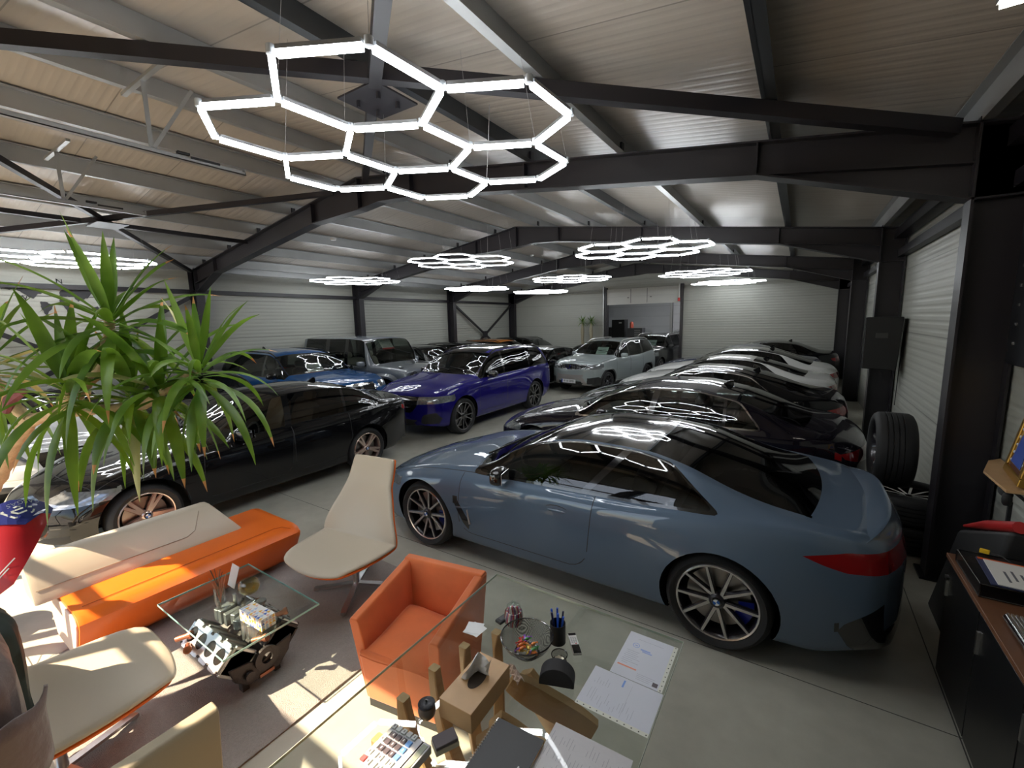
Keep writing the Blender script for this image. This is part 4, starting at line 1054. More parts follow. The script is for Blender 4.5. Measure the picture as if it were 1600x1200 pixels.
# ------------------------------------------------------------------ lounge corner
m_org = mat('orange_leatherette', (.80, .15, .010), rough=.38, bump=(180, .06, .002))
m_org_fab = mat('worn_orange_suede', (.66, .15, .035), rough=.75, var=(5, .28), bump=(120, .15, .002), sheen=.3)
m_beige = mat('beige_leather', (.52, .45, .35), rough=.42, bump=(150, .05, .002))
m_pink = mat('pale_end_panel', (.62, .47, .40), rough=.5)
m_rug = mat('woven_rug', (.40, .365, .335), rough=.95, var=(90, .25), bump=(220, 1.0, .012), sheen=.3)
m_oak = mat('light_oak', (.58, .36, .18), rough=.45, var=(12, .12))
# rug: pile displaced slightly
g = MB(); n = 60; rows = []
for i in range(n+1):
    y = -.85+3.45*i/n; sh = .03*math.sin(y*2)
    rows.append([(-4.30+1.97*k/40+sh*.2+(.10*(y-1.0) if k > 36 else 0)*.0, y, .012+random.uniform(0, .006)) for k in range(41)])
g.grid(rows); z_ = [(-4.30, -.85), (-2.33, -.85), (-2.33, 2.6), (-4.30, 2.6)]
g.add([(p[0], p[1], .001) for p in z_]+[(p[0], p[1], .013) for p in z_], [(0, 3, 2, 1), (0, 1, 5, 4), (1, 2, 6, 5), (2, 3, 7, 6), (3, 0, 4, 7)])
rug = g.build('rug', m_rug, smooth=False); tag(rug, 'beige-grey woven rug under the glass coffee table and the beige chairs', 'rug')
RZ = .018
# sofa
t = thing('sofa', 'long orange bench sofa with a low beige backrest, left of the coffee table', 'sofa', (-4.22, 1.35, RZ))
prof = [(.20, .04), (.27, .10), (.40, .33), (.41, .37), (.37, .41), (.30, .425), (-.38, .425), (-.43, .40), (-.43, .36), (-.28, .06), (-.22, .04)]
def sweep_profile(prof, y0, y1, inset=.0, ends=True):
    g = MB(); ys = [y0, y0+.012, y0+.03, y1-.06, y1-.025, y1]; sc_ = [.985, .996, 1, 1, .985, .94]
    cx = sum(p[0] for p in prof)/len(prof); cz = sum(p[1] for p in prof)/len(prof)
    g.grid([[(cx+(p[0]-cx)*s, y, cz+(p[1]-cz)*s) for p in prof] for y, s in zip(ys, sc_)], closed_v=True)
    n = len(prof); o = len(g.v)-n*len(ys)
    g.f.append(tuple(range(n))); g.f.append(tuple(range((len(ys)-1)*n, len(ys)*n))[::-1]); return g
sweep_profile(prof, -.75, .78).build('seat', m_org, t, smooth=True, angle=50)
ep = [(p[0]*.90, p[1]*.90+.02) for p in prof]
MB().prism(ep, -.762, -.748, 'xz').build('end_panel', m_pink, t, bevel=.006)
g = MB(); g.tube([(.27, y, .431) for y in (-.7, 0, .60)]+[(.30, .66, .43), (.36, .70, .415), (.40, .71, .35)], .003, 6); g.build('seam', mat('dark_orange_piping', (.55, .10, .01), rough=.5), t)
bp = [(-.02, .425), (-.03, .45), (-.21, .66), (-.25, .68), (-.36, .67), (-.38, .64), (-.30, .43)]
g = MB()
ys = [-.87, -.86, -.84, .22, .36, .40]; 
def bprof(y):
    k = 1 if y < .2 else 1-(y-.2)*1.2
    return [(p[0], (p[1]-.425)*(k if p[1] > .46 else 1)+.425) for p in bp]
rows = []
for y, s, dy in ((-.87, .96, 0), (-.86, .99, 0), (-.83, 1, 0), (.10, 1, 0), (.27, 1, 0), (.30, .97, 0)):
    rows.append([((p[0]+.2)*s-.2, y+(0 if y < .2 else (.68-p[1])*.62), (p[1]-.5)*s+.5) for p in bp])
g.grid(rows, closed_v=True); n = len(bp); g.f.append(tuple(range(n))); g.f.append(tuple(range(5*n, 6*n))[::-1])
g.build('backrest', m_beige, t, smooth=True, angle=35)
g = MB(); g.tube([(-.072, -.85, .505), (-.072, .05, .505), (-.10, .12, .53), (-.20, .2, .655)], .003, 6); g.build('backrest_seam', mat('dark_beige_piping', (.33, .26, .19), rough=.5), t)
for yy in (-.5, .5): MB().b2((-.1, yy-.04, 0), (.1, yy+.04, .05)).build('foot', satin, t)

# swivel lounge chair: shell of orange, beige pad
def lounge_chair(label, loc, rz, high=True):
    t = thing('lounge_chair', label, 'chair', loc, rz, 'beige and orange swivel chairs')
    # local: faces -y. rows go from the seat front over the crease up to the head
    K = [(-.46, .395, .30, .050), (-.44, .415, .35, .045), (-.30, .425, .40, .03), (-.12, .422, .415, .022), (.0, .425, .42, .022), (.03, .435, .42, .025), (.045, .46, .42, .035), (.07, .52, .41, .05), (.12, .62, .36, .07), (.17, .76, .30, .045), (.198, .87, .255, .03), (.205, .89, .252, .02), (.235, .98, .245, .008), (.26, 1.07, .235, .0), (.275, 1.10, .225, .0)]
    def surf(off, sx=1.0):
        rows = []
        for i, (y, z, hw, cur) in enumerate(K):
            a = K[max(i-1, 0)]; b_ = K[min(i+1, len(K)-1)]; ty, tz = b_[0]-a[0], b_[1]-a[1]; l = math.hypot(ty, tz); ny, nz = -tz/l, ty/l
            row = []
            for k in range(13):
                u = -1+2*k/12; c_ = cur*abs(u)**2.2
                fy = (-.07*(1-u*u) if i < 2 else (-.03*(1-u*u) if i == 2 else 0))
                yy = y+fy+(off)*ny; zz = z+(off)*nz
                # sides curl towards the sitter
                row.append((u*hw*sx, yy+ny*c_, zz+nz*c_))
            rows.append(row)
        return rows
    a, b_, c_ = surf(.022, .97), surf(-.012, 1.0), surf(-.05, .93)
    def shell(up, lo):
        g = MB(); n, m = len(up), 13; g.grid(up); g.grid(lo, flip=True); o = len(g.v)-2*n*m; q = o+n*m
        for i in range(n-1):
            g.f.append((o+i*m, q+i*m, q+(i+1)*m, o+(i+1)*m)); g.f.append((o+i*m+m-1, o+(i+1)*m+m-1, q+(i+1)*m+m-1, q+i*m+m-1))
        for k in range(m-1):
            g.f.append((o+k, o+k+1, q+k+1, q+k)); e = (n-1)*m; g.f.append((o+e+k, q+e+k, q+e+k+1, o+e+k+1))
        return g
    s = shell(b_, c_).build('shell', m_org, t, subsurf=1)
    p = shell(a, b_).build('upholstery', m_beige, t, subsurf=1)
    g = MB(); g.tube([(-.255, .178, .875), (-.12, .186, .875), (0, .188, .875), (.12, .186, .875), (.255, .178, .875)], .004, 6); g.build('headrest_seam', mat('dark_beige_piping', (.33, .26, .19), rough=.5), p)
    g = MB(); g.cyl((0, -.05, .05), (0, -.05, .38), .026, 16); g.cyl((0, -.05, .36), (0, -.05, .385), .10, 16); g.build('column', satin, t, smooth=True)
    for k in range(4):
        an = R(28+90*k); g = MB(); d = Vector((math.cos(an), math.sin(an), 0))
        g.bar(Vector((0, -.05, .062)), Vector((0, -.05, .022))+d*.36, .045, .018); g.cyl(Vector((0, -.05, .0))+d*.345, Vector((0, -.05, .02))+d*.345, .016, 10); g.build('leg', satin, t)
    return t
lounge_chair('high-backed beige swivel chair with orange underside, between the sofa and the orange armchair', (-3.10, 2.22, RZ), R(8))
lounge_chair('beige swivel chair with orange underside at the lower left, leaf shadows on its seat', (-3.03, .28, RZ), PI+R(-6))
# jacket over the back of that chair
m_coat = mat('brown_coat_cloth', (.13, .085, .075), rough=.55, bump=(14, .5, .02), sheen=.3)
t = thing('jacket', 'brown jacket with an open pocket, draped over the swivel chair back at the left edge', 'jacket', (-3.0, .02, RZ))
def coat(cx, cz, w_, h_, y0, y1, seed):
    g = MB(); rows = []
    for i in range(23):
        v = i/22; z = cz-h_/2+h_*v; row = []
        k = math.sin(min(1, (1-v)*5.5)*PI/2)**.8 if v > .8 else 1.0
        for q in range(40):
            a = 2*PI*q/40; c_, s_ = math.cos(a), math.sin(a); e = 2/3.2
            x = math.copysign(abs(c_)**e, c_)*w_/2*(k*(.86+.14*(1-v))+.0); y = math.copysign(abs(s_)**e, s_)
            f = 1+.05*math.sin(q*1.7+v*3+seed)*(1-v*.6)+.03*math.sin(q*3.1-v*7)
            row.append((cx+x*f, (y0+y1)/2+y*(y1-y0)/2*f*(.45+.55*k), z))
        rows.append(row)
    g.grid(rows, closed_v=True); o = len(g.v)-40*23; g.f.append(tuple(range(o+22*40, o+23*40))); return g
coat(.16, .66, .86, .76, -.17, .20, 0).build('jacket_body', m_coat, t, smooth=True, angle=80)
g = MB(); g.grid([[(.42+.17*math.sin(k/8*1.5), .05+.20*math.cos(k/8*1.5)+(.015 if j == 4 else 0), .50+.075*j+.008*math.sin(k*1.3)) for k in range(9)] for j in range(5)]); o = g.build('pocket_flap', m_coat, t, smooth=True)
sm = o.modifiers.new('s', 'SOLIDIFY'); sm.thickness = .012
coat(-.12, .64, .40, .74, -.10, .26, 2).build('lining', mat('dark_green_lining', (.015, .028, .022), rough=.6), t, smooth=True, angle=80)

def tub_chair(name, label, loc, rz, m, s=(.62, .60), hb=.70, ha=.60, arms=True):
    t = thing(name, label, 'armchair', loc, rz)
    W, D = s; w = W/2
    # outer shell outline at base and rim (u-shape): faces -y
    def arm(sg):
        g = MB(); T = .07
        o_b = [(sg*w*.84, -D/2+.05, .06), (sg*w*.84, D/2-.06, .06)]; 
        n = 10; rows = []
        for i in range(n+1):
            u = i/n; y0 = -D/2+.05+(D-.11)*u; yt = -D/2+(D-.02)*u
            zt_ = ha+(hb-ha)*u
            rows.append([(sg*w*.84, y0, .05), (sg*w*.93, (y0*.5+yt*.5), .05+(zt_-.05)*.5), (sg*w, yt, zt_-.02), (sg*(w-.012), yt, zt_), (sg*(w-T+.012), yt, zt_), (sg*(w-T), yt, zt_-.02), (sg*(w*.93-T), y0*.5+yt*.5, .36), (sg*(w*.84-T), y0, .06)])
        g.grid(rows, closed_v=True); g.f.append(tuple(range(8))); g.f.append(tuple(range(n*8, n*8+8))[::-1])
        return g
    for sg in ((-1, 1) if arms else ()): arm(sg).build('arm', m, t, smooth=True, angle=50, bevel=.008)
    g = MB(); rows = []
    for i in range(9):
        u = -1+i/4; x = u
        rows.append([(w*.84*x, D/2-.07, .05), (w*.93*x, D/2-.04, .35), (w*x, D/2-.01, hb-.02), (w*x*.97, D/2-.015, hb), (w*x*.97, D/2-.07, hb), (w*x*.97, D/2-.085, hb-.02), (w*.90*x, D/2-.13+.03*x*x, .36), (w*.84*x, D/2-.14, .06)])
    g.grid(rows, closed_v=True); g.f.append(tuple(range(8))); g.f.append(tuple(range(64, 72))[::-1]); g.build('backrest', m, t, smooth=True, angle=50, bevel=.008)
    g = MB(); g.add([(-w*.80, -D/2+.04, .05), (w*.80, -D/2+.04, .05), (w*.84, -D/2-.0, .40), (-w*.84, -D/2-.0, .40), (-w*.78, D/2-.12, .05), (w*.78, D/2-.12, .05), (w*.82, D/2-.1, .38), (-w*.82, D/2-.1, .38)], [(0, 1, 2, 3), (5, 4, 7, 6), (0, 4, 5, 1), (1, 5, 6, 2), (4, 0, 3, 7), (3, 2, 6, 7)]); g.build('front_panel', m, t, bevel=.02)
    rows = []; n = 14
    for i in range(n+1):
        v = i/n; row = []
        for k in range(n+1):
            u = -1+2*k/n; ed = (1-abs(u)**6)*(1-abs(2*v-1)**6)
            row.append((u*w*.80, -D/2+.0+(D-.12)*v, .375+.055*ed**.5+.010*math.sin(u*3+v*4)))
        rows.append(row)
    g = MB(); g.grid(rows); g.build('seat_cushion', m, t, smooth=True)
    g = MB(); g.b2((-w*.78, -D/2+.05, 0), (w*.78, D/2-.09, .05)); g.build('plinth', mblack, t)
    return t
tub_chair('tub_armchair', 'orange tub armchair with sloping arms drawn up to the glass desk', (-1.86, 1.76, 0), R(10), m_org_fab)
tub_chair('tub_armchair', 'olive-beige low chair at the bottom edge, below the rug', (-1.80, .38, 0), R(90), mat('olive_beige_leather', (.36, .31, .22), rough=.5, bump=(90, .1, .002)), s=(.60, .50), hb=.70, ha=.50, arms=False)

# ------------------------------------------------------------------ engine coffee table
m_alu = mat('cast_aluminium', (.42, .42, .43), rough=.4, metal=.8, bump=(40, .4, .005))
m_iron = mat('dark_cast_iron', (.06, .05, .05), rough=.5, metal=.5, bump=(50, .6, .006))
m_gask = mat('machined_face', (.72, .73, .75), rough=.3, metal=.7)
m_copper = mat('copper_piston', (.55, .22, .13), rough=.35, metal=.6)
CX, CY = -3.02, 1.21
t = thing('engine_table', 'engine block used as the base of the glass coffee table on the rug', 'table', (CX, CY, RZ))
g = MB(); g.prism([(-.10, .05), (.10, .05), (.17, .12), (.20, .22), (.08, .20), (0, .15), (-.08, .20), (-.20, .22), (-.17, .12)], -.26, .26, 'yz'); g.build('crankcase', m_iron, t, bevel=.008)
for sg in (-1, 1):
    M_ = Matrix.Translation((0, sg*.12, .21)) @ Matrix.Rotation(-sg*R(45), 4, 'X')
    g = MB(); g.M = M_; g.b2((-.25, -.075, -.06), (.25, .075, .115))
    for k in range(5): g.b2((-.25+.12*k, -.088, -.05), (-.23+.12*k, .088, .10))
    o = g.build('cylinder_bank', m_iron if sg > 0 else m_alu, t, bevel=.005)
    # gasket face with four open bores
    g = MB(); g.M = M_; n = 16
    outer = []
    for k in range(4):
        cx = -.186+.124*k
        ring = [(cx+.046*math.cos(2*PI*i/n), .046*math.sin(2*PI*i/n)) for i in range(n)]
        sq = []
        for i in range(n):
            c_, s_ = math.cos(2*PI*i/n), math.sin(2*PI*i/n); q = max(abs(c_)/.062, abs(s_)/.082); sq.append((cx+c_/q, s_/q))
        vs = [(p[0], p[1], .117) for p in ring]+[(p[0], p[1], .117) for p in sq]+[(p[0], p[1], .125) for p in ring]+[(p[0], p[1], .125) for p in sq]
        fs = []
        for i in range(n):
            j = (i+1) % n; fs += [(2*n+i, 3*n+i, 3*n+j, 2*n+j), (i, 2*n+i, 2*n+j, j), (n+i, n+j, 3*n+j, 3*n+i)]
        g.add(vs, fs)
    g.build('gasket_face', m_gask, o)
    for k in range(4):
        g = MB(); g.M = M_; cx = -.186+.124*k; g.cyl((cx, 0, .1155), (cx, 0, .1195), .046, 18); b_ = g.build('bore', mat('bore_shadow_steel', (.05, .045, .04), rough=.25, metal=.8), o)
        g = MB(); g.M = M_
        for q in (-1, 1): 
            for q2 in (-1, 1): g.cyl((cx+q*.055, q2*.066, .12), (cx+q*.055, q2*.066, .129), .007, 8)
        g.build('bolt', m_iron, b_)
g = MB()
for k in range(8):
    a = .16*random.random(); g.box((-.2+.055*k, -.02+.04*random.random(), .33+.03*random.random()), (.04, .10, .05+.05*random.random()), Matrix.Rotation(random.random(), 3, 'Z'))
g.build('intake_manifold', m_alu, t, bevel=.006)
for k in range(7):
    g = MB(); c_ = (-.10+.05*k, .12+.03*math.sin(k), .33+.02*(k % 3)); g.lathe([(0, 0), (.018, 0), (.030, .012), (.030, .03), (.012, .035), (0, .035)], 12, 'z', c=c_); g.build('valve_gear', chrome if k % 2 else m_alu, t, smooth=True)
for (x_, y_, z2, a) in ((-.20, -.25, .30, 40), (-.10, -.27, .28, -20), (.20, .16, .36, 60), (.30, -.02, .34, 30)):
    g = MB(); g.M = Matrix.Translation((x_, y_, z2)) @ Matrix.Rotation(R(a), 4, 'Z') @ Matrix.Rotation(R(75), 4, 'Y'); g.cyl((0, 0, -.05), (0, 0, .05), .017, 10); g.cyl((0, 0, .03), (0, 0, .05), .024, 10); g.build('piston_rod', m_copper, t, smooth=True)
g = MB(); g.lathe([(.035, -.01), (.075, -.01), (.075, .01), (.035, .01)], 20, 'x', c=(.27, .02, .17), closed=True); g.lathe([(0, 0), (.028, 0), (.028, .02), (0, .02)], 14, 'x', c=(.265, -.09, .12)); g.build('end_cover', m_iron, t, smooth=True)
MB().b2((.262, -.03, .055), (.27, .06, .075)).build('drain_plug', m_copper, t)
for sx in (-1, 1):
    for sy in (-1, 1): MB().b2((sx*.2-.025, sy*.10-.02, 0), (sx*.2+.025, sy*.10+.02, .055)).build('foot', m_iron, t)
# posts hold the glass
for sx in (-1, 1):
    for sy in (-1, 1): MB().cyl((sx*.16, sy*.05, .30), (sx*.16, sy*.05, .445), .012, 10).build('post', satin, t)
tt = MB().b2((-.46, -.29, .445), (.46, .29, .457)).build('glass_top', glass('table_glass', (.92, .97, .95)), t)
e = MB()
for a, b_ in (((-.461, -.291), (.461, -.291)), ((.461, -.291), (.461, .291)), ((.461, .291), (-.461, .291)), ((-.461, .291), (-.461, -.291))): e.bar((a[0], a[1], .451), (b_[0], b_[1], .451), .0016, .0125)
e.build('glass_edge', mat('green_glass_edge', (.30, .55, .52), rough=.15, coat=.5), tt)
TZ = RZ+.4572
# things on the coffee table
t = thing('glass_bowl', 'round glass bowl of yellow liquid on the coffee table', 'bowl', (CX+-.05, CY+.10, TZ))
pr = [(.0, .004), (.03, .003), (.055, .02), (.068, .05), (.060, .085), (.045, .10)]
MB().lathe(pr+[(p[0]-.003, p[1]) for p in pr[::-1][:-1]], 24).build('bowl_body', glass('bowl_glass', (.95, .95, .9)), t, smooth=True)
MB().lathe([(0, .008), (.05, .022), (.063, .045), (0, .045)], 20).build('yellow_liquid', glass('yellow_liquid', (.85, .7, .2)), t, smooth=True)
t = thing('perfume_bottle', 'small round-bodied diffuser bottle with dark reed sticks on the coffee table', 'bottle', (CX-.22, CY-.02, TZ))
MB().lathe([(0, 0), (.03, 0), (.034, .02), (.03, .045), (.01, .055), (.01, .07), (0, .07)], 18).build('bottle_body', glass('amber_glass', (.8, .65, .3)), t, smooth=True)
for k in range(6): MB().bar((0, 0, .06), (.035*math.cos(k), .035*math.sin(k), .15+.01*k), .003, .003).build('reed_stick', mat('dark_reed', (.06, .035, .02)), t)
t = thing('card', 'grey card standing upright at the left side of the coffee table', 'card', (CX-.24, CY+.09, TZ))
MB().box((0, 0, .075), (.10, .003, .15), Matrix.Rotation(R(-18), 3, 'X')).build('card_sheet', mat('grey_card', (.5, .5, .5), rough=.5), t)
t = thing('glass_vase', 'clear glass vase of copper-coloured twigs in the middle of the coffee table', 'vase', (CX-.10, CY-.06, TZ))
pr = [(.0, .003), (.03, .002), (.035, .03), (.032, .10), (.036, .125)]
MB().lathe(pr+[(p[0]-.003, p[1]) for p in pr[::-1][:-1]], 20).build('vase_body', glass('vase_glass', (.97, .97, .97)), t, smooth=True)
for k in range(7): MB().tube([(0, 0, .01), (.02*math.cos(k*1.3), .02*math.sin(k*1.3), .10), (.06*math.cos(k*1.3), .05*math.sin(k*1.3), .19+.01*(k % 3))], .0022, 5).build('twig', m_copper, t)
t = thing('tissue_box', 'white tissue box with blue and yellow triangles on the coffee table', 'box', (CX+.30, CY-.02, TZ), R(4))
MB().b2((-.115, -.045, 0), (.115, .045, .075)).build('box_body', mat('white_card', (.78, .77, .74), rough=.5), t, bevel=.002)
tc_ = [mat('tri_blue', (.05, .12, .45)), mat('tri_yellow', (.80, .45, .05)), mat('tri_peach', (.75, .45, .35)), mat('tri_pale', (.45, .55, .75))]
tri = {0: MB(), 1: MB(), 2: MB(), 3: MB()}
random.seed(3)
for r_ in range(3):
    for c_ in range(9):
        for up in (0, 1):
            k = random.choice((0, 1, 1, 2, 3, 9, 9))
            if k == 9: continue
            x0 = -.113+.0251*c_; z0_ = .001+.0245*r_
            P_ = [(x0, z0_), (x0+.024, z0_), (x0+.012, z0_+.023)] if up else [(x0+.012, z0_+.0005), (x0+.0245, z0_+.023), (x0, z0_+.023)]
            tri[k].prism(P_, -.0458, -.045, 'xz'); 
for r_ in range(4):
    for c_ in range(9):
        k = random.choice((0, 1, 2, 3, 9)); 
        if k == 9: continue
        x0 = -.113+.0251*c_; y0_ = -.043+.022*r_
        tri[k].prism([(x0, y0_), (x0+.024, y0_), (x0+.012, y0_+.021)], .075, .0757, 'xy'); tri[k].prism([(y0_, .002+.018*(c_ % 4)), (y0_+.02, .002+.018*(c_ % 4)), (y0_+.01, .019+.018*(c_ % 4))], .115, .1157, 'yz')
for k in range(4): tri[k].build('triangle_print', tc_[k], t)
random.seed(7)
# ------------------------------------------------------------------ glass desk
DZ = .752
t = thing('glass_desk', 'glass-topped desk on a fan of curved pale wooden ribs', 'desk', (-.93, 1.1, 0))
def dl(x, y, z=0): return (x+.93, y-1.1, z)
tp = MB().b2(dl(-1.48, .35, .74), dl(-.38, 2.03, DZ)).build('glass_top', glass('desk_glass', (.95, .98, .96)), t)
e = MB()
cs_ = [dl(-1.481, .349), dl(-.379, .349), dl(-.379, 2.031), dl(-1.481, 2.031)]
for i in range(4): a, b_ = cs_[i], cs_[(i+1) % 4]; e.bar((a[0], a[1], .746), (b_[0], b_[1], .746), .0016, .0125)
e.build('glass_edge', mat('pale_glass_edge', (.62, .68, .60), rough=.15, coat=.5), tp)
# ribs: curved planks standing on edge, sweeping up from a hub on the floor
def rib(p0, p1, p2, w=.05, th=.10, name='rib', n=14):
    g = MB(); rows = []
    P0, P1, P2 = Vector(p0), Vector(p1), Vector(p2)
    for i in range(n+1):
        u = i/n; p = P0*(1-u)**2+P1*2*u*(1-u)+P2*u*u; d = ((P1-P0)*(1-u)+(P2-P1)*u).normalized(); s_ = d.cross(Vector((0, 0, 1)))
        if s_.length < 1e-3: s_ = Vector((1, 0, 0))
        s_.normalize(); q = s_.cross(d); ww = w*(1-.25*abs(2*u-1)**2); tt_ = th*(1-.35*abs(2*u-1)**3)
        rows.append([p+s_*(a*ww/2)+q*(b2*tt_/2) for a, b2 in ((-1, -.8), (-.8, -1), (.8, -1), (1, -.8), (1, .8), (.8, 1), (-.8, 1), (-1, .8))])
    g.grid(rows, closed_v=True); g.f.append(tuple(range(8))); g.f.append(tuple(range(n*8, n*8+8))[::-1])
    return g.build(name, m_oak, t, smooth=True, angle=35)
hub = (-.93, 1.22)
for (x, y) in ((-1.20, 1.63), (-1.28, 1.47), (-1.31, 1.29), (-1.31, 1.10), (-1.25, .92), (-1.15, .78)):
    dx, dy = x-hub[0], y-hub[1]
    rib(dl(x, y, .735), dl(x+.02, y, .25), dl(hub[0]-dx*.25, hub[1]-dy*.25, .12), w=.055, th=.07)
for (a, b_, c_) in (((-1.00, 1.45, .69), (-.86, 1.52, .60), (-.655, 1.60, .50)), ((-1.02, 1.62, .60), (-.90, 1.62, .42), (-.74, 1.60, .30)), ((-1.00, 1.33, .60), (-.86, 1.42, .42), (-.66, 1.34, .56)), ((-.96, 1.20, .66), (-.84, 1.30, .40), (-.62, 1.20, .60)), ((-1.12, 1.02, .55), (-.95, 1.12, .30), (-.70, 1.02, .50)), ((-1.15, .85, .05), (-.9, 1.0, .18), (-.55, .9, .35))):
    rib(dl(*a), dl(*b_), dl(*c_), w=.055, th=.12, name='curved_plank')
MB().lathe([(0, .0), (.22, 0), (.23, .03), (.18, .10), (0, .10)], 20, c=dl(hub[0], hub[1], 0)).build('hub', m_oak, t, smooth=True)
MB().b2(dl(-.97, 1.06, .14), dl(-.72, 1.30, .145)).build('spacer_plate', mat('slate_grey', (.2, .2, .2)), t)

def flat(name, label, cat, x, y, ang, w, d, h, m, z=DZ, build=None, bevel=0, part='body'):
    t = thing(name, label, cat, (x, y, z), R(ang))
    o = MB().b2((-w/2, -d/2, 0), (w/2, d/2, h)).build(part, m, t, bevel=bevel)
    if build: build(t, o)
    return t
m_paper = mat('office_paper', (.66, .68, .76), rough=.35, coat=.4)
def lines(rows, z, m, o):
    g = MB()
    for (x0, x1, y, hh) in rows: g.b2((x0, y, z), (x1, y+hh, z+.0002))
    g.build('print_lines', m, o)
m_ink = mat('pale_ink', (.42, .43, .50), rough=.6); m_ink2 = mat('dark_ink', (.12, .12, .14), rough=.6)
def sleeve_holes(o, x, z, v=True, n=11, L_=.28):
    g = MB()
    for k in range(n): g.cyl((x, -L_/2+L_*k/(n-1), z), (x, -L_/2+L_*k/(n-1), z+.0003), .0028, 8)
    g.build('punch_hole', mat('hole_dark', (.03, .03, .03)), o)
def doc1(t, o):
    MB().b2((.100, -.148, .0012), (.118, .148, .0016)).build('punched_strip', mat('sleeve_strip', (.72, .73, .66), rough=.3), o); sleeve_holes(o, .109, .0017)
    g = MB(); g.lathe([(.013, .0013), (.016, .0013)], 20, c=(-.055, .065, 0)); g.b2((-.062, .062, .0013), (-.048, .067, .0015)); g.b2((-.03, .045, .0013), (.015, .054, .0015)); g.b2((-.02, .036, .0013), (.025, .042, .0015)); g.build('blue_stamp', mat('stamp_blue', (.30, .42, .75)), o)
    MB().b2((-.095, -.088, .0013), (-.01, -.080, .0015)).build('orange_band', mat('band_orange', (.80, .30, .20)), o)
    MB().b2((.072, -.135, .0013), (.094, -.112, .0015)).build('photo_print', mat('print_dark', (.12, .10, .12)), o)
    random.seed(11); lines([(-.09+.01*random.random(), -.09+.03+.06*random.random(), y, .0016) for y in [.02-.012*k for k in range(8)]]+[(.0, .03+.05*random.random(), -.10-.010*k, .0012) for k in range(4)]+[(-.06, .06, .11, .0012)], .0013, m_ink, o)
flat('document_sleeve', 'sleeved page with a blue stamp and orange band, far right desk corner', 'document', -.508, 1.822, 0, .215, .297, .0012, m_paper, build=doc1, part='page')
def doc2(t, o):
    MB().b2((-.148, -.118, .0012), (.148, -.100, .0016)).build('punched_strip', mat('sleeve_strip', (.72, .73, .66), rough=.3), o)
    g = MB()
    for k in range(11): g.cyl((-.14+.028*k, -.109, .0016), (-.14+.028*k, -.109, .0019), .0028, 8)
    g.build('punch_hole', mat('hole_dark', (.03, .03, .03)), o)
    MB().b2((-.012, .055, .0013), (-.004, .094, .0015)).build('blue_band', mat('band_blue', (.20, .35, .75)), o)
    random.seed(5); g = MB()
    for k in range(16):
        x0 = -.12+.0125*k+.004*random.random(); y0_ = -.09+.03*random.random(); g.b2((x0, y0_, .0013), (x0+.0012, y0_+.02+.05*random.random(), .0015))
    for k in range(6): g.b2((-.12+.012*k, .02, .0013), (-.1188+.012*k, .02+.04*random.random()+.01, .0015))
    g.b2((.028, -.09, .0013), (.0288, .08, .0015)); g.build('print_lines', m_ink, o)
flat('document_sleeve', 'sleeved page of fine print with a blue bar, right edge of the desk', 'document', -.530, 1.560, 0, .297, .215, .0012, m_paper, build=doc2, z=DZ+.0028, part='page')
def doc3(t, o):
    random.seed(9); g = MB()
    for k in range(22):
        x0 = -.138+.0125*k
        for j in range(5):
            if random.random() < .75: y0_ = -.17+.065*j+.01*random.random(); g.b2((x0, y0_, .0013), (x0+.0014, y0_+.015+.04*random.random(), .0015))
    g.build('print_lines', mat('grey_ink', (.35, .34, .38), rough=.6), o)
    MB().b2((-.02, -.10, .0013), (.04, -.02, .0014)).build('pink_mark', mat('pink_highlight', (.80, .40, .42)), o)
flat('document_sheet', 'creased densely printed sheet with a pink mark, at the bottom edge of the desk', 'document', -.545, 1.16, 2, .30, .34, .0012, mat('creased_paper', (.60, .58, .60), rough=.35, bump=(9, .5, .01), coat=.4), build=doc3, part='page')
for k, (a, dx) in enumerate(((8, 0), (-5, .008), (20, -.004))):
    flat('paper_slip', ['lowest', 'middle', 'topmost'][k]+' of the small white paper squares near the orange armchair', 'paper', -1.295+dx, 1.565+.004*k, a, .085, .08, .0008, white_p if k == 0 else mat('white_paper', (.8, .8, .8), rough=.5), z=DZ+.001*k, part='slip')
# candy jar
t = thing('candy_jar', 'glass jar of red and white striped sweets with a round glass lid', 'jar', (-1.14, 1.70, DZ))
pr = [(0, .003), (.032, .002), (.046, .02), (.050, .05), (.045, .08), (.034, .095), (.034, .102)]
MB().lathe(pr+[(p[0]-.002, p[1]+.001) for p in pr[::-1]], 28).build('jar_glass', clear, t, smooth=True)
l = MB().lathe([(0, .135), (.010, .133), (.011, .122), (.006, .116), (.028, .112), (.036, .106), (.036, .101), (0, .101)], 24).build('jar_lid', clear, t, smooth=True)
g1, g2, g3 = MB(), MB(), MB()
for k in range(26):
    a = 2*PI*k/26; rr_ = .040; b_ = [g1, g2, g3][k % 3]
    b_.tube([(rr_*.8*math.cos(a), rr_*.8*math.sin(a), .010), (rr_*1.08*math.cos(a+.1), rr_*1.08*math.sin(a+.1), .045), (rr_*.9*math.cos(a+.2), rr_*.9*math.sin(a+.2), .080)], .0045, 6)
g1.build('red_stripe_sweets', mat('candy_red', (.65, .04, .10), rough=.3), t); g2.build('white_stripe_sweets', mat('candy_white', (.8, .75, .76), rough=.3), t); g3.build('purple_stripe_sweets', mat('candy_purple', (.30, .08, .30), rough=.3), t)
random.seed(2)
cm = [mat('wrap_orange', (.75, .20, .03), rough=.25, coat=.6), mat('wrap_green', (.08, .35, .08), rough=.25, coat=.6), mat('wrap_gold', (.70, .48, .10), rough=.25, metal=.5), mat('wrap_purple', (.25, .10, .45), rough=.25, coat=.6), mat('wrap_red', (.6, .05, .03), rough=.25, coat=.6)]
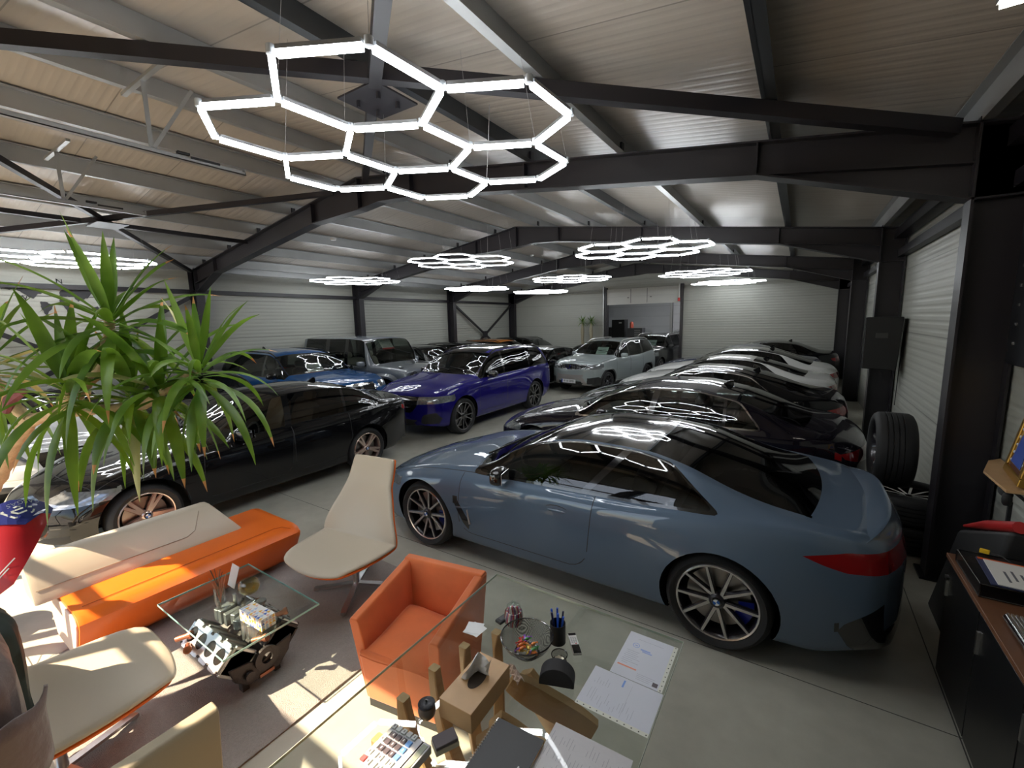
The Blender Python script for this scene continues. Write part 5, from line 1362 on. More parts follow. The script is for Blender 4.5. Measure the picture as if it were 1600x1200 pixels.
# fruit-style mesh bowl with sweets
m_mesh = bpy.data.materials.new('black_wire_mesh'); m_mesh.use_nodes = True; MT['black_wire_mesh'] = m_mesh
nt = m_mesh.node_tree; b = nt.nodes['Principled BSDF']; b.inputs['Base Color'].default_value = (.012, .012, .012, 1); b.inputs['Roughness'].default_value = .4
uvn = nt.nodes.new('ShaderNodeTexCoord'); vo = nt.nodes.new('ShaderNodeTexChecker'); vo.inputs['Scale'].default_value = 420
nt.links.new(uvn.outputs['Object'], vo.inputs['Vector'])
tr_n = nt.nodes.new('ShaderNodeBsdfTransparent'); mx = nt.nodes.new('ShaderNodeMixShader')
nt.links.new(vo.outputs['Fac'], mx.inputs[0]); nt.links.new(b.outputs[0], mx.inputs[1]); nt.links.new(tr_n.outputs[0], mx.inputs[2]); nt.links.new(mx.outputs[0], nt.nodes['Material Output'].inputs[0])
t = thing('wire_bowl', 'wide black wire-mesh bowl in the middle of the desk', 'bowl', (-.985, 1.575, DZ))
pr = [(.055, .010), (.08, .022), (.105, .048), (.122, .085)]
MB().lathe([(0, .009)]+pr, 40).build('mesh_body', m_mesh, t, smooth=True)
MB().tube([(.122*math.cos(2*PI*k/40), .122*math.sin(2*PI*k/40), .086) for k in range(40)], .0032, 8, closed=True).build('rim', gblack, t, smooth=True)
MB().tube([(.055*math.cos(2*PI*k/32), .055*math.sin(2*PI*k/32), .006) for k in range(32)], .006, 8, closed=True).build('foot_ring', gblack, t, smooth=True)
def sweet(i, x, y, z, m, label, c=True):
    t = thing('wrapped_sweet', label, 'sweet', (x, y, z), random.random()*6, 'wrapped sweets in the wire bowl')
    g = MB(); superbox((0, 0, .0), (.026, .015, .013), 2.6, 6, mb=g); o = g.build('sweet', m, t, smooth=True)
    for s_ in (-1, 1): MB().grid([[(s_*.012, -.002, -.001), (s_*.012, 0, .002), (s_*.012, .002, -.001)], [(s_*.023, -.008, -.003), (s_*.023, 0, .003), (s_*.023, .008, -.002)]]).build('wrapper_end', m, o)
    return t
cn = ['orange', 'green', 'gold', 'purple', 'red']
for i in range(26):
    a = random.random()*6.3; rr_ = .045*random.random()**.5; k = i % 5
    sweet(i, -.985+rr_*math.cos(a)-.005, 1.575+rr_*math.sin(a), DZ+.019+.010*(i//9), cm[k], 'small %s-wrapped sweet heaped in the wire bowl' % cn[k])
# pen holder
t = thing('pen_holder', 'black mesh pen holder beside the wire bowl', 'pen holder', (-.895, 1.715, DZ))
MB().lathe([(.038, .0), (.038, .10), (.036, .10), (.036, .003), (0, .003)], 28).build('cup', mat('black_fine_mesh', (.012, .012, .013), rough=.5, bump=(300, .5, .002)), t, smooth=True)
for k in range(6):
    a = k*1.05; cc = [mat('pen_blue', (.03, .12, .65), rough=.3), mat('pen_dark', (.02, .02, .06), rough=.3), mat('pen_blue', (.03, .12, .65))][k % 3]
    p = thing('pen', ['blue pen leaning left in the pen holder', 'dark pen in the pen holder nearest the wire bowl', 'blue pen standing at the back of the pen holder', 'blue pen leaning right in the pen holder', 'dark pen at the front of the pen holder', 'blue pen in the middle of the pen holder'][k], 'pen', (-.895+.012*math.cos(a), 1.715+.012*math.sin(a), DZ+.006), 0, 'pens in the black holder')
    d = Vector((.14*math.cos(a), .14*math.sin(a), 1)).normalized()
    o = MB().cyl((0, 0, 0), d*(.125+.006*k), .0045, 8).build('barrel', cc, p, smooth=True); MB().cyl(d*(.095+.006*k), d*(.137+.006*k), .0052, 8).build('cap', cc, p, smooth=True)
# small mesh cup with coins/clips
t = thing('clip_cup', 'small round black mesh cup of coins beside the pen holder', 'cup', (-.83, 1.605, DZ))
MB().lathe([(.030, .0), (.036, .035)], 28).lathe([(0, .004), (.030, .004)], 24).build('mesh_body', m_mesh, t, smooth=True)
MB().tube([(.036*math.cos(2*PI*k/28), .036*math.sin(2*PI*k/28), .036) for k in range(28)], .0022, 6, closed=True).tube([(.031*math.cos(2*PI*k/28), .031*math.sin(2*PI*k/28), .002) for k in range(28)], .003, 6, closed=True).build('rim', gblack, t, smooth=True)
for k in range(6):
    a = k*1.1; o = MB().cyl((0, 0, 0), (0, 0, .0018), .0095, 14).build('coin', mat('pale_coin', (.55, .52, .42), rough=.3, metal=.8)); o.location = (-.83+.013*math.cos(a), 1.605+.013*math.sin(a), DZ+.006+.0022*k); o.rotation_euler = (.15, .1*k, 0); tag(o, 'coin in the small mesh cup', 'coin', 'coins in the mesh cup')
def phone_detail(t, o):
    MB().b2((-.018, -.065, .010), (.018, -.012, .0125)).build('dark_screen', gblack, t); MB().b2((-.018, .052, .010), (.018, .066, .0125)).build('dark_cap', gblack, t)
    g = MB()
    for r_ in range(4):
        for c_ in range(3): g.b2((-.013+.010*c_, .004+.010*r_, .0105), (-.007+.010*c_, .009+.010*r_, .0125))
    g.build('button', mat('grey_button', (.5, .5, .5)), t); MB().cyl((.006, -.004, .010), (.006, -.004, .0125), .003, 10).build('red_button', mat('red_btn', (.7, .05, .04)), t)
flat('remote_control', 'white remote control with a dark display, right of the pen holder', 'remote control', -.815, 1.735, 38, .040, .135, .011, white_p, build=phone_detail, bevel=.003)
flat('remote_control', 'black remote control lying behind the candy jar', 'remote control', -1.20, 1.735, -12, .040, .15, .016, mblack, build=lambda t, o: MB().b2((-.012, -.06, .016), (.012, .06, .0175)).build('key_pad', mat('dark_keys', (.05, .05, .055)), t), bevel=.004)
# half-round black speaker
t = thing('desk_speaker', 'black half-round block standing on the desk beside the documents', 'speaker', (-.79, 1.505, DZ), R(20))
P_ = [(-.075, 0), (.075, 0)]+[(.075*math.cos(a)**1 if True else 0, .012+.068*math.sin(a)) for a in [PI*i/14 for i in range(15)]]
MB().prism(P_, -.035, .035, 'xz').build('body', mat('black_fabric', (.022, .022, .025), rough=.8, bump=(200, .3, .002)), t, bevel=.003)
# wooden tissue box
t = thing('tissue_box', 'oak tissue box with a white tissue pulled up through its oval slot', 'tissue box', (-1.03, 1.245, DZ), R(2))
bx = MB().b2((-.078, -.14, 0), (.078, .14, .085)).build('box_body', m_oak, t, bevel=.0025)
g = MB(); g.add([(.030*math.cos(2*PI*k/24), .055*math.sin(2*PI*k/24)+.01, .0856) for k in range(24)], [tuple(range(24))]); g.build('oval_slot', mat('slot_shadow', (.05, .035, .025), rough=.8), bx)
g = MB(); rows = []
for i in range(12):
    u = i/11; rows.append([(-.03+.018*math.sin(v*.9+u*3)+.012*u, -.060*(1-.3*u)+.12*(1-.45*u)*v/8+.05*u*u, .074+.11*u+.006*math.sin(v*1.7+i*.6)-.04*u*(v/8)**2) for v in range(9)])
g.grid(rows); rows = []
o = g.build('tissue', mat('tissue_paper', (.82, .83, .86), rough=.7), t, smooth=True); o.rotation_euler = (0, 0, R(-48))
# notebook
t = thing('notebook', 'black hardback notebook with a wire binding, at the bottom edge of the desk', 'notebook', (-.79, 1.11, DZ), R(3))
MB().b2((-.095, -.115, .0), (.095, .105, .012)).build('pages', mat('page_edge', (.75, .70, .58), rough=.7), t); MB().b2((-.098, -.118, .012), (.098, .108, .0145)).build('cover', mat('black_cover', (.018, .018, .020), rough=.45), t)
g = MB()
for k in range(18): g.tube([(-.099+.006*math.cos(a), -.10+.0115*k, .0095+.008*math.sin(a)) for a in (0, 1.2, 2.4, 3.6, 4.8)], .0012, 4, closed=True)
g.build('wire_binding', white_p, t)
vs, fs = text_mesh('| | |||| |', .012); MB().add([(v.y*-1+.07, v.x-.04, .0146+v.z*.3) for v in vs], fs).build('cover_print', mat('silver_print', (.6, .6, .6)), t) if False else MB().b2((.060, -.07, .0145), (.066, -.02, .0148)).build('cover_print', mat('silver_print', (.6, .6, .6)), t)
# calculator
t = thing('calculator', 'grey desk calculator with red, black and blue keys, bottom edge of the desk', 'calculator', (-1.125, .895, DZ), R(0))
g = MB(); g.add([(-.10, -.08, 0), (.10, -.08, 0), (.10, .08, 0), (-.10, .08, 0), (-.10, -.08, .012), (.10, -.08, .034), (.10, .08, .034), (-.10, .08, .012)], [(0, 3, 2, 1), (4, 5, 6, 7), (0, 1, 5, 4), (1, 2, 6, 5), (2, 3, 7, 6), (3, 0, 4, 7)])
bd = g.build('body', mat('calc_grey', (.60, .60, .63), rough=.4), t, bevel=.003)
sl = math.atan2(.022, .20); Mr = Matrix.Rotation(-sl, 4, 'Y'); 
def onc(x, y): return (x, y, .012+.022*(x+.10)/.20)
MB().box(onc(.082, 0), (.022, .14, .004), Mr).build('display', mat('lcd_green', (.32, .36, .28), rough=.2), t); MB().box(onc(.064, 0), (.004, .15, .004), Mr).build('black_stripe', gblack, t)
kc = {'r': mat('key_red', (.75, .10, .10), rough=.4), 'g': mat('key_grey', (.55, .57, .55), rough=.4), 'k': mat('key_dark', (.10, .08, .09), rough=.4), 'b': mat('key_blue', (.15, .35, .75), rough=.4), 'w': mat('key_white', (.8, .8, .8), rough=.4)}
lay = ['ggkkkkr', 'ggkkkkg', 'ggkkkkg', 'ggkkkkg', 'ggbbbbw'] 
for r_ in range(6):
    for c_ in range(5):
        col = 'r' if (r_ == 5 and c_ == 0) or (r_ == 4 and c_ == 0 and False) else ('b' if c_ == 4 and 1 <= r_ <= 3 else ('k' if 0 < c_ < 4 and 1 <= r_ <= 3 or r_ == 5 and c_ == 1 and False else 'g'))
        y = .062-.029*r_+.010; x = -.085+.027*c_
        MB().box((onc(x, y)[0], y-.0, onc(x, y)[2]+.003), (.019, .020, .006), Mr).build('key', kc[col], t)
        MB().box((onc(x, y)[0], y-.0, onc(x, y)[2]+.0062), (.004, .009, .001), Mr).build('key_mark', kc['w' if col in 'krb' else 'k'], t) if (r_+c_) % 2 == 0 else None
# ash tray / turned jar
t = thing('metal_canister', 'ribbed dark metal canister with a knobbed lid, above the calculator', 'canister', (-1.145, 1.075, DZ))
pr = [(0, .002), (.022, .002), (.026, .012)]+[(.030+.004*math.sin(k*PI/8)+(.0012 if k % 2 else 0), .012+.005*k) for k in range(9)]+[(.031, .058)]
MB().lathe(pr, 32).build('body', mat('antique_metal', (.16, .145, .14), rough=.3, metal=.9, bump=(80, .3, .002)), t, smooth=True)
l = MB().lathe([(.033, .056), (.034, .061), (.028, .066), (.0, .066)], 32).build('lid', mat('dark_lid', (.03, .03, .035), rough=.4, metal=.5, bump=(200, .4, .002)), t, smooth=True); MB().lathe([(.002, .066), (.003, .071), (.006, .074), (.0, .078)], 12).build('knob', gblack, l, smooth=True)
# eraser / sponge
t = thing('board_eraser', 'cream block eraser with a grey felt top, beside the canister', 'eraser', (-1.005, 1.025, DZ), R(-28))
MB().b2((-.030, -.045, 0), (.030, .045, .020)).build('cream_base', mat('cream_plastic', (.70, .66, .55), rough=.5), t, bevel=.003); MB().b2((-.028, -.043, .020), (.028, .043, .034)).build('felt_pad', mat('grey_felt', (.16, .14, .15), rough=.95), t, bevel=.004)
t = thing('crumpled_wrapper', 'crumpled beige wrapper wedged behind the oak tissue box', 'wrapper', (-.955, 1.43, DZ), R(-30))
g = MB(); g.grid([[(-.05+.10*k/8, -.018+.036*j/4, .006+.018*math.sin(j*.8)+.007*math.sin(k*2.1+j*1.7)) for k in range(9)] for j in range(5)]); g.build('foil', mat('beige_wrap', (.62, .48, .40), rough=.35), t)
# waste bin under the right edge
t = thing('waste_bin', 'black wire-mesh waste bin with crumpled papers under the right edge of the desk', 'bin', (-.30, 1.55, 0))
MB().lathe([(.0, .004), (.115, .004), (.150, .33)], 48).build('mesh_body', m_mesh, t, smooth=True)
MB().tube([(.150*math.cos(2*PI*k/48), .150*math.sin(2*PI*k/48), .332) for k in range(48)], .005, 8, closed=True).tube([(.116*math.cos(2*PI*k/48), .116*math.sin(2*PI*k/48), .006) for k in range(48)], .005, 8, closed=True).build('rim', gblack, t, smooth=True)
for k in range(7):
    a = k*.9; g = MB(); superbox((0, 0, 0), (.075, .065, .055), 2.2, 7, mb=g)
    g.v = [v+Vector((random.uniform(-.009, .009), random.uniform(-.009, .009), random.uniform(-.009, .009))) for v in g.v]
    o = g.build('crumpled_paper', mat('white_paper', (.8, .8, .8)) if k % 2 else mat('grey_paper', (.5, .48, .5), rough=.6)); o.location = (-.30+.06*math.cos(a), 1.55+.06*math.sin(a), .05+.028*k); o.rotation_euler = (k, k*2, 0)
    tag(o, 'crumpled paper ball in the mesh waste bin', 'paper', 'crumpled papers in the waste bin')
# ------------------------------------------------------------------ plants
m_leaf = bpy.data.materials.new('yucca_leaf'); m_leaf.use_nodes = True; MT['yucca_leaf'] = m_leaf
nt = m_leaf.node_tree; b = nt.nodes['Principled BSDF']; L = nt.links
oi = nt.nodes.new('ShaderNodeTexCoord'); nz = nt.nodes.new('ShaderNodeTexNoise'); nz.inputs['Scale'].default_value = 5; L.new(oi.outputs['Object'], nz.inputs[0])
cr = nt.nodes.new('ShaderNodeValToRGB'); cr.color_ramp.elements[0].color = (.035, .11, .018, 1); cr.color_ramp.elements[1].color = (.16, .30, .05, 1); cr.color_ramp.elements[0].position = .35; cr.color_ramp.elements[1].position = .68
L.new(nz.outputs[0], cr.inputs[0]); L.new(cr.outputs[0], b.inputs['Base Color']); b.inputs['Roughness'].default_value = .38
tl = nt.nodes.new('ShaderNodeBsdfTranslucent'); hs = nt.nodes.new('ShaderNodeMix'); hs.data_type = 'RGBA'; hs.inputs[0].default_value = .5; hs.inputs[7].default_value = (.35, .60, .02, 1); L.new(cr.outputs[0], hs.inputs[6]); L.new(hs.outputs[2], tl.inputs[0])
mx = nt.nodes.new('ShaderNodeMixShader'); mx.inputs[0].default_value = .35; L.new(b.outputs[0], mx.inputs[1]); L.new(tl.outputs[0], mx.inputs[2]); L.new(mx.outputs[0], nt.nodes['Material Output'].inputs[0])
m_leaf2 = mat('yellowed_leaf', (.52, .50, .20), rough=.5); m_leaf3 = mat('dry_leaf_tip', (.62, .30, .10), rough=.7)
m_trunk = mat('ringed_trunk', (.58, .42, .25), rough=.8, var=(25, .35), bump=(30, .8, .01))
def leaf(mb, base, az, el, length, wid, droop, twist=0, dry=None, n=9):
    d = Vector((math.cos(az)*math.cos(el), math.sin(az)*math.cos(el), math.sin(el))); p = Vector(base)
    side = Vector((-math.sin(az), math.cos(az), 0)); rows = []
    for i in range(n+1):
        u = i/n; w_ = wid*(.35+1.9*u if u < .28 else (1-(max(0, u-.28)/.72)**2.2))*.5 if u < .28 else wid*.5*(1-((u-.28)/.72)**2.0)*.98+.0005
        if u < .28: w_ = wid*.5*(.42+.56*(u/.28))
        nrm = side.cross(d).normalized(); s_ = (side*math.cos(twist*u)+nrm*math.sin(twist*u))
        rows.append([p-s_*w_+nrm*w_*.35, p.copy(), p+s_*w_+nrm*w_*.35])
        d = (d+Vector((0, 0, -droop/n*(.4+1.5*u)))).normalized(); p = p+d*(length/n)
    k = n-1 if dry is not None and random.random() < .35 else n
    mb.grid(rows[:k+1])
    if k < n: dry.grid(rows[k:])
def crown(root, c, nl, ln, up=.0, seed=1, hang=.5, wid=.064):
    random.seed(seed); g, g2, g3 = MB(), MB(), MB()
    for i in range(nl):
        f = i/nl; az = i*2.39996+random.uniform(-.25, .25)
        el = R(80)-f*R(125)+random.uniform(-.14, .14)+up
        l = ln*(.72+.38*math.sin(min(1, f*1.4+.2)*PI*.6))*random.uniform(.8, 1.15)
        dr = .25+f*1.7*hang+random.uniform(0, .9)*(.4+f)
        base = (c[0]+.012*math.cos(az), c[1]+.012*math.sin(az), c[2]-.16*f)
        leaf(g3 if random.random() < .03+.05*f else g, base, az, el, l, wid*random.uniform(.75, 1.15), dr, random.uniform(-.9, .9), g2)
    o = g.build('leaf_crown', m_leaf, root, smooth=True, recalc=False)
    if g3.v: g3.build('pale_leaves', m_leaf2, o, smooth=True, recalc=False)
    if g2.v: g2.build('dry_tips', m_leaf3, o, smooth=True, recalc=False)
t = thing('potted_yucca', 'tall yucca with long drooping leaves standing behind the left end of the sofa', 'plant', (-5.2, .1, 0))
T0 = Vector((-5.2, .1, 0))
def trunk(pts, rs):
    P_ = []; Rr = []
    pts = [Vector(p)-T0 for p in pts]; k = 0
    for i in range(len(pts)-1):
        for j in range(10):
            u = j/10; P_.append(pts[i].lerp(pts[i+1], u)+Vector((.006*math.sin(k*.9), .006*math.cos(k*.7), 0))); Rr.append((rs[i]*(1-u)+rs[i+1]*u)*(1.10 if k % 2 else .92)); k += 1
    P_.append(pts[-1]); Rr.append(rs[-1]); g = MB(); g.tube(P_, Rr, 12); return g
trunk([(-5.2, .1, .3), (-4.85, .36, 1.0), (-4.45, .50, 1.45), (-4.12, .60, 1.75)], [.065, .055, .048, .042]).build('trunk', m_trunk, t, smooth=True, angle=80)
trunk([(-4.15, .59, 1.72), (-3.75, .70, 1.82), (-3.45, .66, 1.98)], [.038, .03, .026]).build('branch', m_trunk, t, smooth=True, angle=80)
trunk([(-3.75, .70, 1.82), (-3.5, .85, 2.1), (-3.34, .86, 2.36)], [.032, .028, .024]).build('branch', m_trunk, t, smooth=True, angle=80)
trunk([(-3.75, .70, 1.80), (-3.3, .95, 1.84), (-2.98, 1.12, 2.05)], [.030, .026, .022]).build('branch', m_trunk, t, smooth=True, angle=80)
trunk([(-4.15, .59, 1.72), (-4.3, .52, 1.95), (-4.1, .44, 2.1)], [.034, .03, .026]).build('branch', m_trunk, t, smooth=True, angle=80)
def lc(p): return tuple(Vector(p)-T0)
crown(t, lc((-3.32, .86, 2.40)), 34, .56, seed=4, hang=.8)
crown(t, lc((-3.44, .66, 2.02)), 32, .58, seed=8, hang=1.1)
crown(t, lc((-2.95, 1.13, 2.10)), 34, .50, seed=15, hang=1.3, wid=.058)
crown(t, lc((-3.38, .92, 1.95)), 28, .56, seed=21, hang=1.5)
crown(t, lc((-4.1, .44, 2.14)), 36, .58, seed=33, hang=.8, wid=.05)
crown(t, lc((-3.15, 1.0, 2.0)), 22, .55, seed=41, hang=1.7)
MB().lathe([(0, 0), (.17, 0), (.22, .34), (.235, .36), (.22, .36), (.205, .31), (0, .31)], 28).build('pot', mat('grey_pot', (.22, .22, .22), rough=.6), t, smooth=True)
g = MB(); g.tube([lc((-4.12, .50, 1.80)), lc((-4.08, .52, 1.88)), lc((-3.98, .55, 1.93)), lc((-3.90, .57, 1.94))], [.018, .034, .032, .008], 8); g.build('faded_bloom', mat('maroon_bloom', (.20, .05, .07), rough=.7, var=(20, .4)), t, smooth=True)
# small second palm by the back wall
t = thing('potted_palm', 'small palm with two swollen trunks standing against the back wall left of the doorway', 'plant', (-8.36, 19.15, 0))
for k, (dx, s_) in enumerate(((-.22, 4), (.22, 9))):
    g = MB(); g.tube([(dx*.5, 0, .4), (dx*.9, 0, .9), (dx, 0, 1.4), (dx, 0, 1.75), (dx, 0, 2.15)], [.05, .08, .07, .09, .04], 10); g.build('trunk', mat('pale_trunk', (.38, .34, .24), rough=.8), t, smooth=True)
    random.seed(s_); g = MB()
    for i in range(34): leaf(g, (dx, 0, 2.2), i*2.4, R(70)-R(110)*i/34, .36, .04, .5, 0, None, n=5)
    g.build('leaf_crown', m_leaf, t, smooth=True, recalc=False)
MB().lathe([(0, 0), (.22, 0), (.28, .42), (0, .42)], 20).build('pot', mat('dark_pot', (.05, .05, .05), rough=.5), t, smooth=True)
random.seed(7)
# ------------------------------------------------------------------ off-road motorcycle bodywork at the left edge
t = thing('motorcycle', 'red motorcycle bodywork with a blue tip and white lettering at the left edge', 'motorcycle', (-3.75, .42, 0))
m_rp = mat('red_plastic', (.42, .008, .015), rough=.4, coat=.2); m_bp = mat('blue_plastic', (.02, .03, .20), rough=.4, coat=.2); m_wp = mat('white_decal', (.62, .68, .68), rough=.4)
# plane frame of the fairing: U runs along the picture's right, V up the plate
Of = Vector((.06, .04, 1.17)); U = Vector((-.17, .985, 0)).normalized(); N = Vector((.85, .15, .50)).normalized(); N = (N-U*N.dot(U)).normalized(); Vv = N.cross(U).normalized()
Mf = Matrix((U, Vv, N)).transposed().to_4x4(); Mf.translation = Of
def plate(outer, holes, h0, h1, bend=.0):
    g = MB(); bm = bmesh.new()
    def lp(P_): 
        vs = [bm.verts.new((p[0], p[1], 0)) for p in P_]; return [bm.edges.new((vs[i], vs[(i+1) % len(vs)])) for i in range(len(vs))]
    es = lp(outer)
    for h in holes: es += lp(h)
    bmesh.ops.triangle_fill(bm, use_beauty=True, use_dissolve=False, edges=es)
    bmesh.ops.subdivide_edges(bm, edges=bm.edges, cuts=2, use_grid_fill=True)
    r_ = bmesh.ops.extrude_face_region(bm, geom=bm.faces[:])
    for v in [q for q in r_['geom'] if isinstance(q, bmesh.types.BMVert)]: v.co.z = h1
    bm.verts.index_update()
    vs = [Mf @ Vector((v.co.x, v.co.y, v.co.z+h0-2.2*v.co.x**2-.5*v.co.y**2)) for v in bm.verts]; fs = [tuple(v.index for v in f.verts) for f in bm.faces]; bm.free()
    g.add(vs, fs); return g
red = [(-.30, -.34), (-.13, -.27), (.00, -.10), (.105, .045), (.06, .06), (-.02, .02), (-.11, .07), (-.16, .13), (-.22, .10), (-.30, .02)]
plate(red, [[(-.19, .05), (-.155, .085), (-.14, .06), (-.17, .035)]], 0, .006).build('side_panel', m_rp, t, smooth=True, angle=70)
blue = [(-.16, .13), (-.11, .07), (-.02, .02), (.06, .06), (.105, .045), (.125, .075), (.10, .125), (.04, .165), (-.03, .19), (-.085, .185), (-.145, .155)]
tip = plate(blue, [[(-.135, .125), (-.115, .15), (-.10, .12), (-.125, .10)], [(.02, .058), (.05, .075), (.095, .085), (.07, .062)]], .002, .007); tip = tip.build('blue_tip', m_bp, t)
def decal(g, x0, y0, x1, y1, w_):
    a = Vector((x0, y0)); b_ = Vector((x1, y1)); d = (b_-a).normalized(); s_ = Vector((-d.y, d.x))*w_/2
    for P_ in ([a-s_, b_-s_, b_+s_, a+s_],):
        g.add([Mf @ Vector((p.x, p.y, .0100-2.2*p.x**2-.5*p.y**2)) for p in P_], [(0, 1, 2, 3)])
g = MB()   # stylised G made of two nested angular strokes
for s_ in ((-.085, .130, -.02, .140), (-.02, .140, .035, .115), (-.085, .130, -.045, .075), (-.045, .075, .03, .082), (.03, .082, .04, .098), (-.05, .115, -.025, .095), (-.025, .095, .01, .100), (-.05, .118, .0, .123)): decal(g, *s_, .009)
g.build('letter_mark', m_wp, tip)
vs, fs = text_mesh('GASGAS', .046)
g = MB(); g.add([Mf @ Vector((math.sin(-v.x*1.0*5.2+.12)*.16-.01, math.cos(-v.x*5.2+.12)*.13+.028-v.y*.7, .0105-2.2*(math.sin(-v.x*5.2+.12)*.16)**2)) for v in vs], fs); g.build('lettering', m_wp, tip)
g = MB()
for (cx, cy) in ((-.245, .0), (-.205, -.035), (-.255, -.06)):
    h = [(cx+.024*math.cos(R(60*k+10)), cy+.024*math.sin(R(60*k+10))) for k in range(6)]
    for k in range(6): decal(g, *h[k], *h[(k+1) % 6], .004)
for k, (x, y) in enumerate(((-.18, -.07), (-.20, -.13), (-.13, -.16), (-.16, -.20))): decal(g, x-.04, y-.035, x+.03, y+.02, .006)
g.build('hexagon_print', m_wp, t)
g = MB(); g.M = Mf; g.lathe([(0, -.03), (.05, -.025), (.06, -.04), (.055, -.08), (0, -.09)], 20, 'z', c=(.03, -.02, -.04)); g.build('round_reflector', mat('clear_reflector', (.5, .5, .52), rough=.15, metal=.6, coat=1), t, smooth=True)
plate([(-.10, -.13), (.0, -.04), (.02, .01), (-.06, .0), (-.13, -.06)], [], -.05, .006).build('inner_fairing', m_rp, t)
g = MB(); g.tube([(-.62, -.25, .35), (-.5, -.2, .8), (-.34, -.12, 1.1)], .028, 10); g.tube([(-.72, -.32, .35), (-.6, -.27, .8), (-.42, -.18, 1.1)], .028, 10); g.build('fork', satin, t, smooth=True)
g = MB(); g.lathe([(.24, -.04), (.31, -.045), (.345, -.02), (.345, .02), (.31, .045), (.24, .04)], 32, 'y', c=(-.70, -.30, .345), closed=True); g.build('front_wheel', rubber, t, smooth=True)
g = MB()
for k in range(18): a = 2*PI*k/18; g.bar((-.70, -.30, .345), (-.70+.25*math.cos(a), -.30, .345+.25*math.sin(a)), .004, .004)
g.lathe([(.235, -.02), (.245, -.02), (.245, .02), (.235, .02)], 32, 'y', c=(-.70, -.30, .345), closed=True); g.build('wheel_spokes', satin, t)

# ------------------------------------------------------------------ wall map on the left wall
t = thing('wall_map', 'black world map silhouette with compass letters on the left wall behind the yucca', 'map', (-12.853, 2.55, 3.0))
land = {'north_america': [(-.62, .17), (-.50, .20), (-.36, .21), (-.24, .14), (-.20, .08), (-.30, .02), (-.36, -.06), (-.42, -.02), (-.50, .06), (-.58, .12), (-.68, .10), (-.78, .12)],
        'greenland': [(-.12, .24), (-.02, .23), (-.05, .16), (-.10, .17)], 'south_america': [(-.26, -.10), (-.16, -.12), (-.10, -.20), (-.16, -.30), (-.20, -.42), (-.24, -.34), (-.28, -.20)],
        'africa': [(.02, -.06), (.14, -.05), (.22, -.12), (.18, -.24), (.12, -.34), (.07, -.22), (0, -.14)], 'eurasia': [(.02, .02), (.05, .12), (.18, .20), (.36, .22), (.56, .18), (.62, .12), (.52, .08), (.46, -.02), (.38, -.06), (.30, -.10), (.24, -.02), (.14, .0)],
        'australia': [(.48, -.24), (.58, -.20), (.64, -.26), (.60, -.34), (.50, -.32)]}
for k, P_ in land.items():
    g = MB(); P2 = []
    random.seed(len(P_)); n = len(P_)
    for i in range(n):
        a, b_ = P_[i], P_[(i+1) % n]
        for j in range(4): u = j/4; P2.append((a[0]*(1-u)+b_[0]*u+random.uniform(-.012, .012), a[1]*(1-u)+b_[1]*u+random.uniform(-.012, .012)))
    g.prism(P2, .003, .009, 'yz'); g.build('continent', mat('black_vinyl', (.03, .03, .035), rough=.6), t)
g = MB()
for (ch, y, z) in (('N', .05, .30), ('W', -.5, -.05)):
    vs, fs = text_mesh(ch, .14); g.add([(.004+abs(v.z), y+v.x, z+v.y) for v in vs], fs)
g.bar((.006, -.4, .0), (.006, .75, .0), .004, .008); g.build('compass_letters', mat('black_vinyl', (.03, .03, .035)), t)
random.seed(7)
# ------------------------------------------------------------------ right-hand wall
t = thing('loudspeaker', 'large black loudspeaker hung on the second right-hand column with a thin cable', 'speaker', (1.10, 9.2, 1.82))
g = MB(); g.add([(-.235, -.2, -.40), (.20, -.2, -.42), (.20, .25, -.42), (-.16, .25, -.40), (-.235, -.2, .42), (.235, -.2, .42), (.235, .25, .42), (-.16, .25, .42)], [(0, 3, 2, 1), (4, 5, 6, 7), (0, 1, 5, 4), (1, 2, 6, 5), (2, 3, 7, 6), (3, 0, 4, 7)]); g.build('cabinet', mat('speaker_black', (.010, .010, .011), rough=.65), t, bevel=.015)
MB().b2((-.09, -.206, .09), (.06, -.2, .17)).build('name_plate', mat('dark_grey_plate', (.04, .04, .04), rough=.4), t)
MB().b2((-.06, .2, -.1), (.06, .42, .1)).build('wall_bracket', steel, t)
g = MB(); g.tube([(.235, 0, .20), (.27, 0, .18), (.262, 0, -.3), (.25, 0, -1.0)], .006, 5); g.build('cable', mblack, t)
# tyres
def tyre(mb, c, axis, r=.36, w=.28, ri=.24):
    h = w/2; pts = [(ri, -h+.03), (ri+.02, -h+.006), ((ri+r)/2, -h), (r-.02, -h+.015), (r-.004, -h+.04)]
    for k_ in (-.06, -.02, .02, .06): pts += [(r, k_-.014), (r-.009, k_-.011), (r-.009, k_-.006), (r, k_-.003)]
    pts += [(r-.004, h-.04), (r-.02, h-.015), ((ri+r)/2, h), (ri+.02, h-.006), (ri, h-.03)]
    return mb.lathe(pts, 48, axis, c=c, closed=True)
for k, (x, y, z, lab) in enumerate(((.99, 5.62, .145, 'car tyre lying flat, bottom of the stack by the first right-hand column'), (1.0, 5.60, .435, 'car wheel lying flat, top of the stack by the first right-hand column'))):
    t = thing('car_wheel', lab, 'wheel', (x, y, z)); tyre(MB(), (0, 0, 0), 'z').build('tyre', m_tread, t, smooth=True, angle=50)
    g = MB().lathe([(.24, .09), (.225, .08), (.22, -.10), (.0, -.10)], 32); g.build('rim_barrel', m_dark_alloy, t, smooth=True)
    g = MB()
    for q in range(10): a = 2*PI*q/10; g.bar((.03*math.cos(a), .03*math.sin(a), .06), (.23*math.cos(a+.06), .23*math.sin(a+.06), .085), .02, .02)
    g.build('spokes', m_bright_alloy, t)
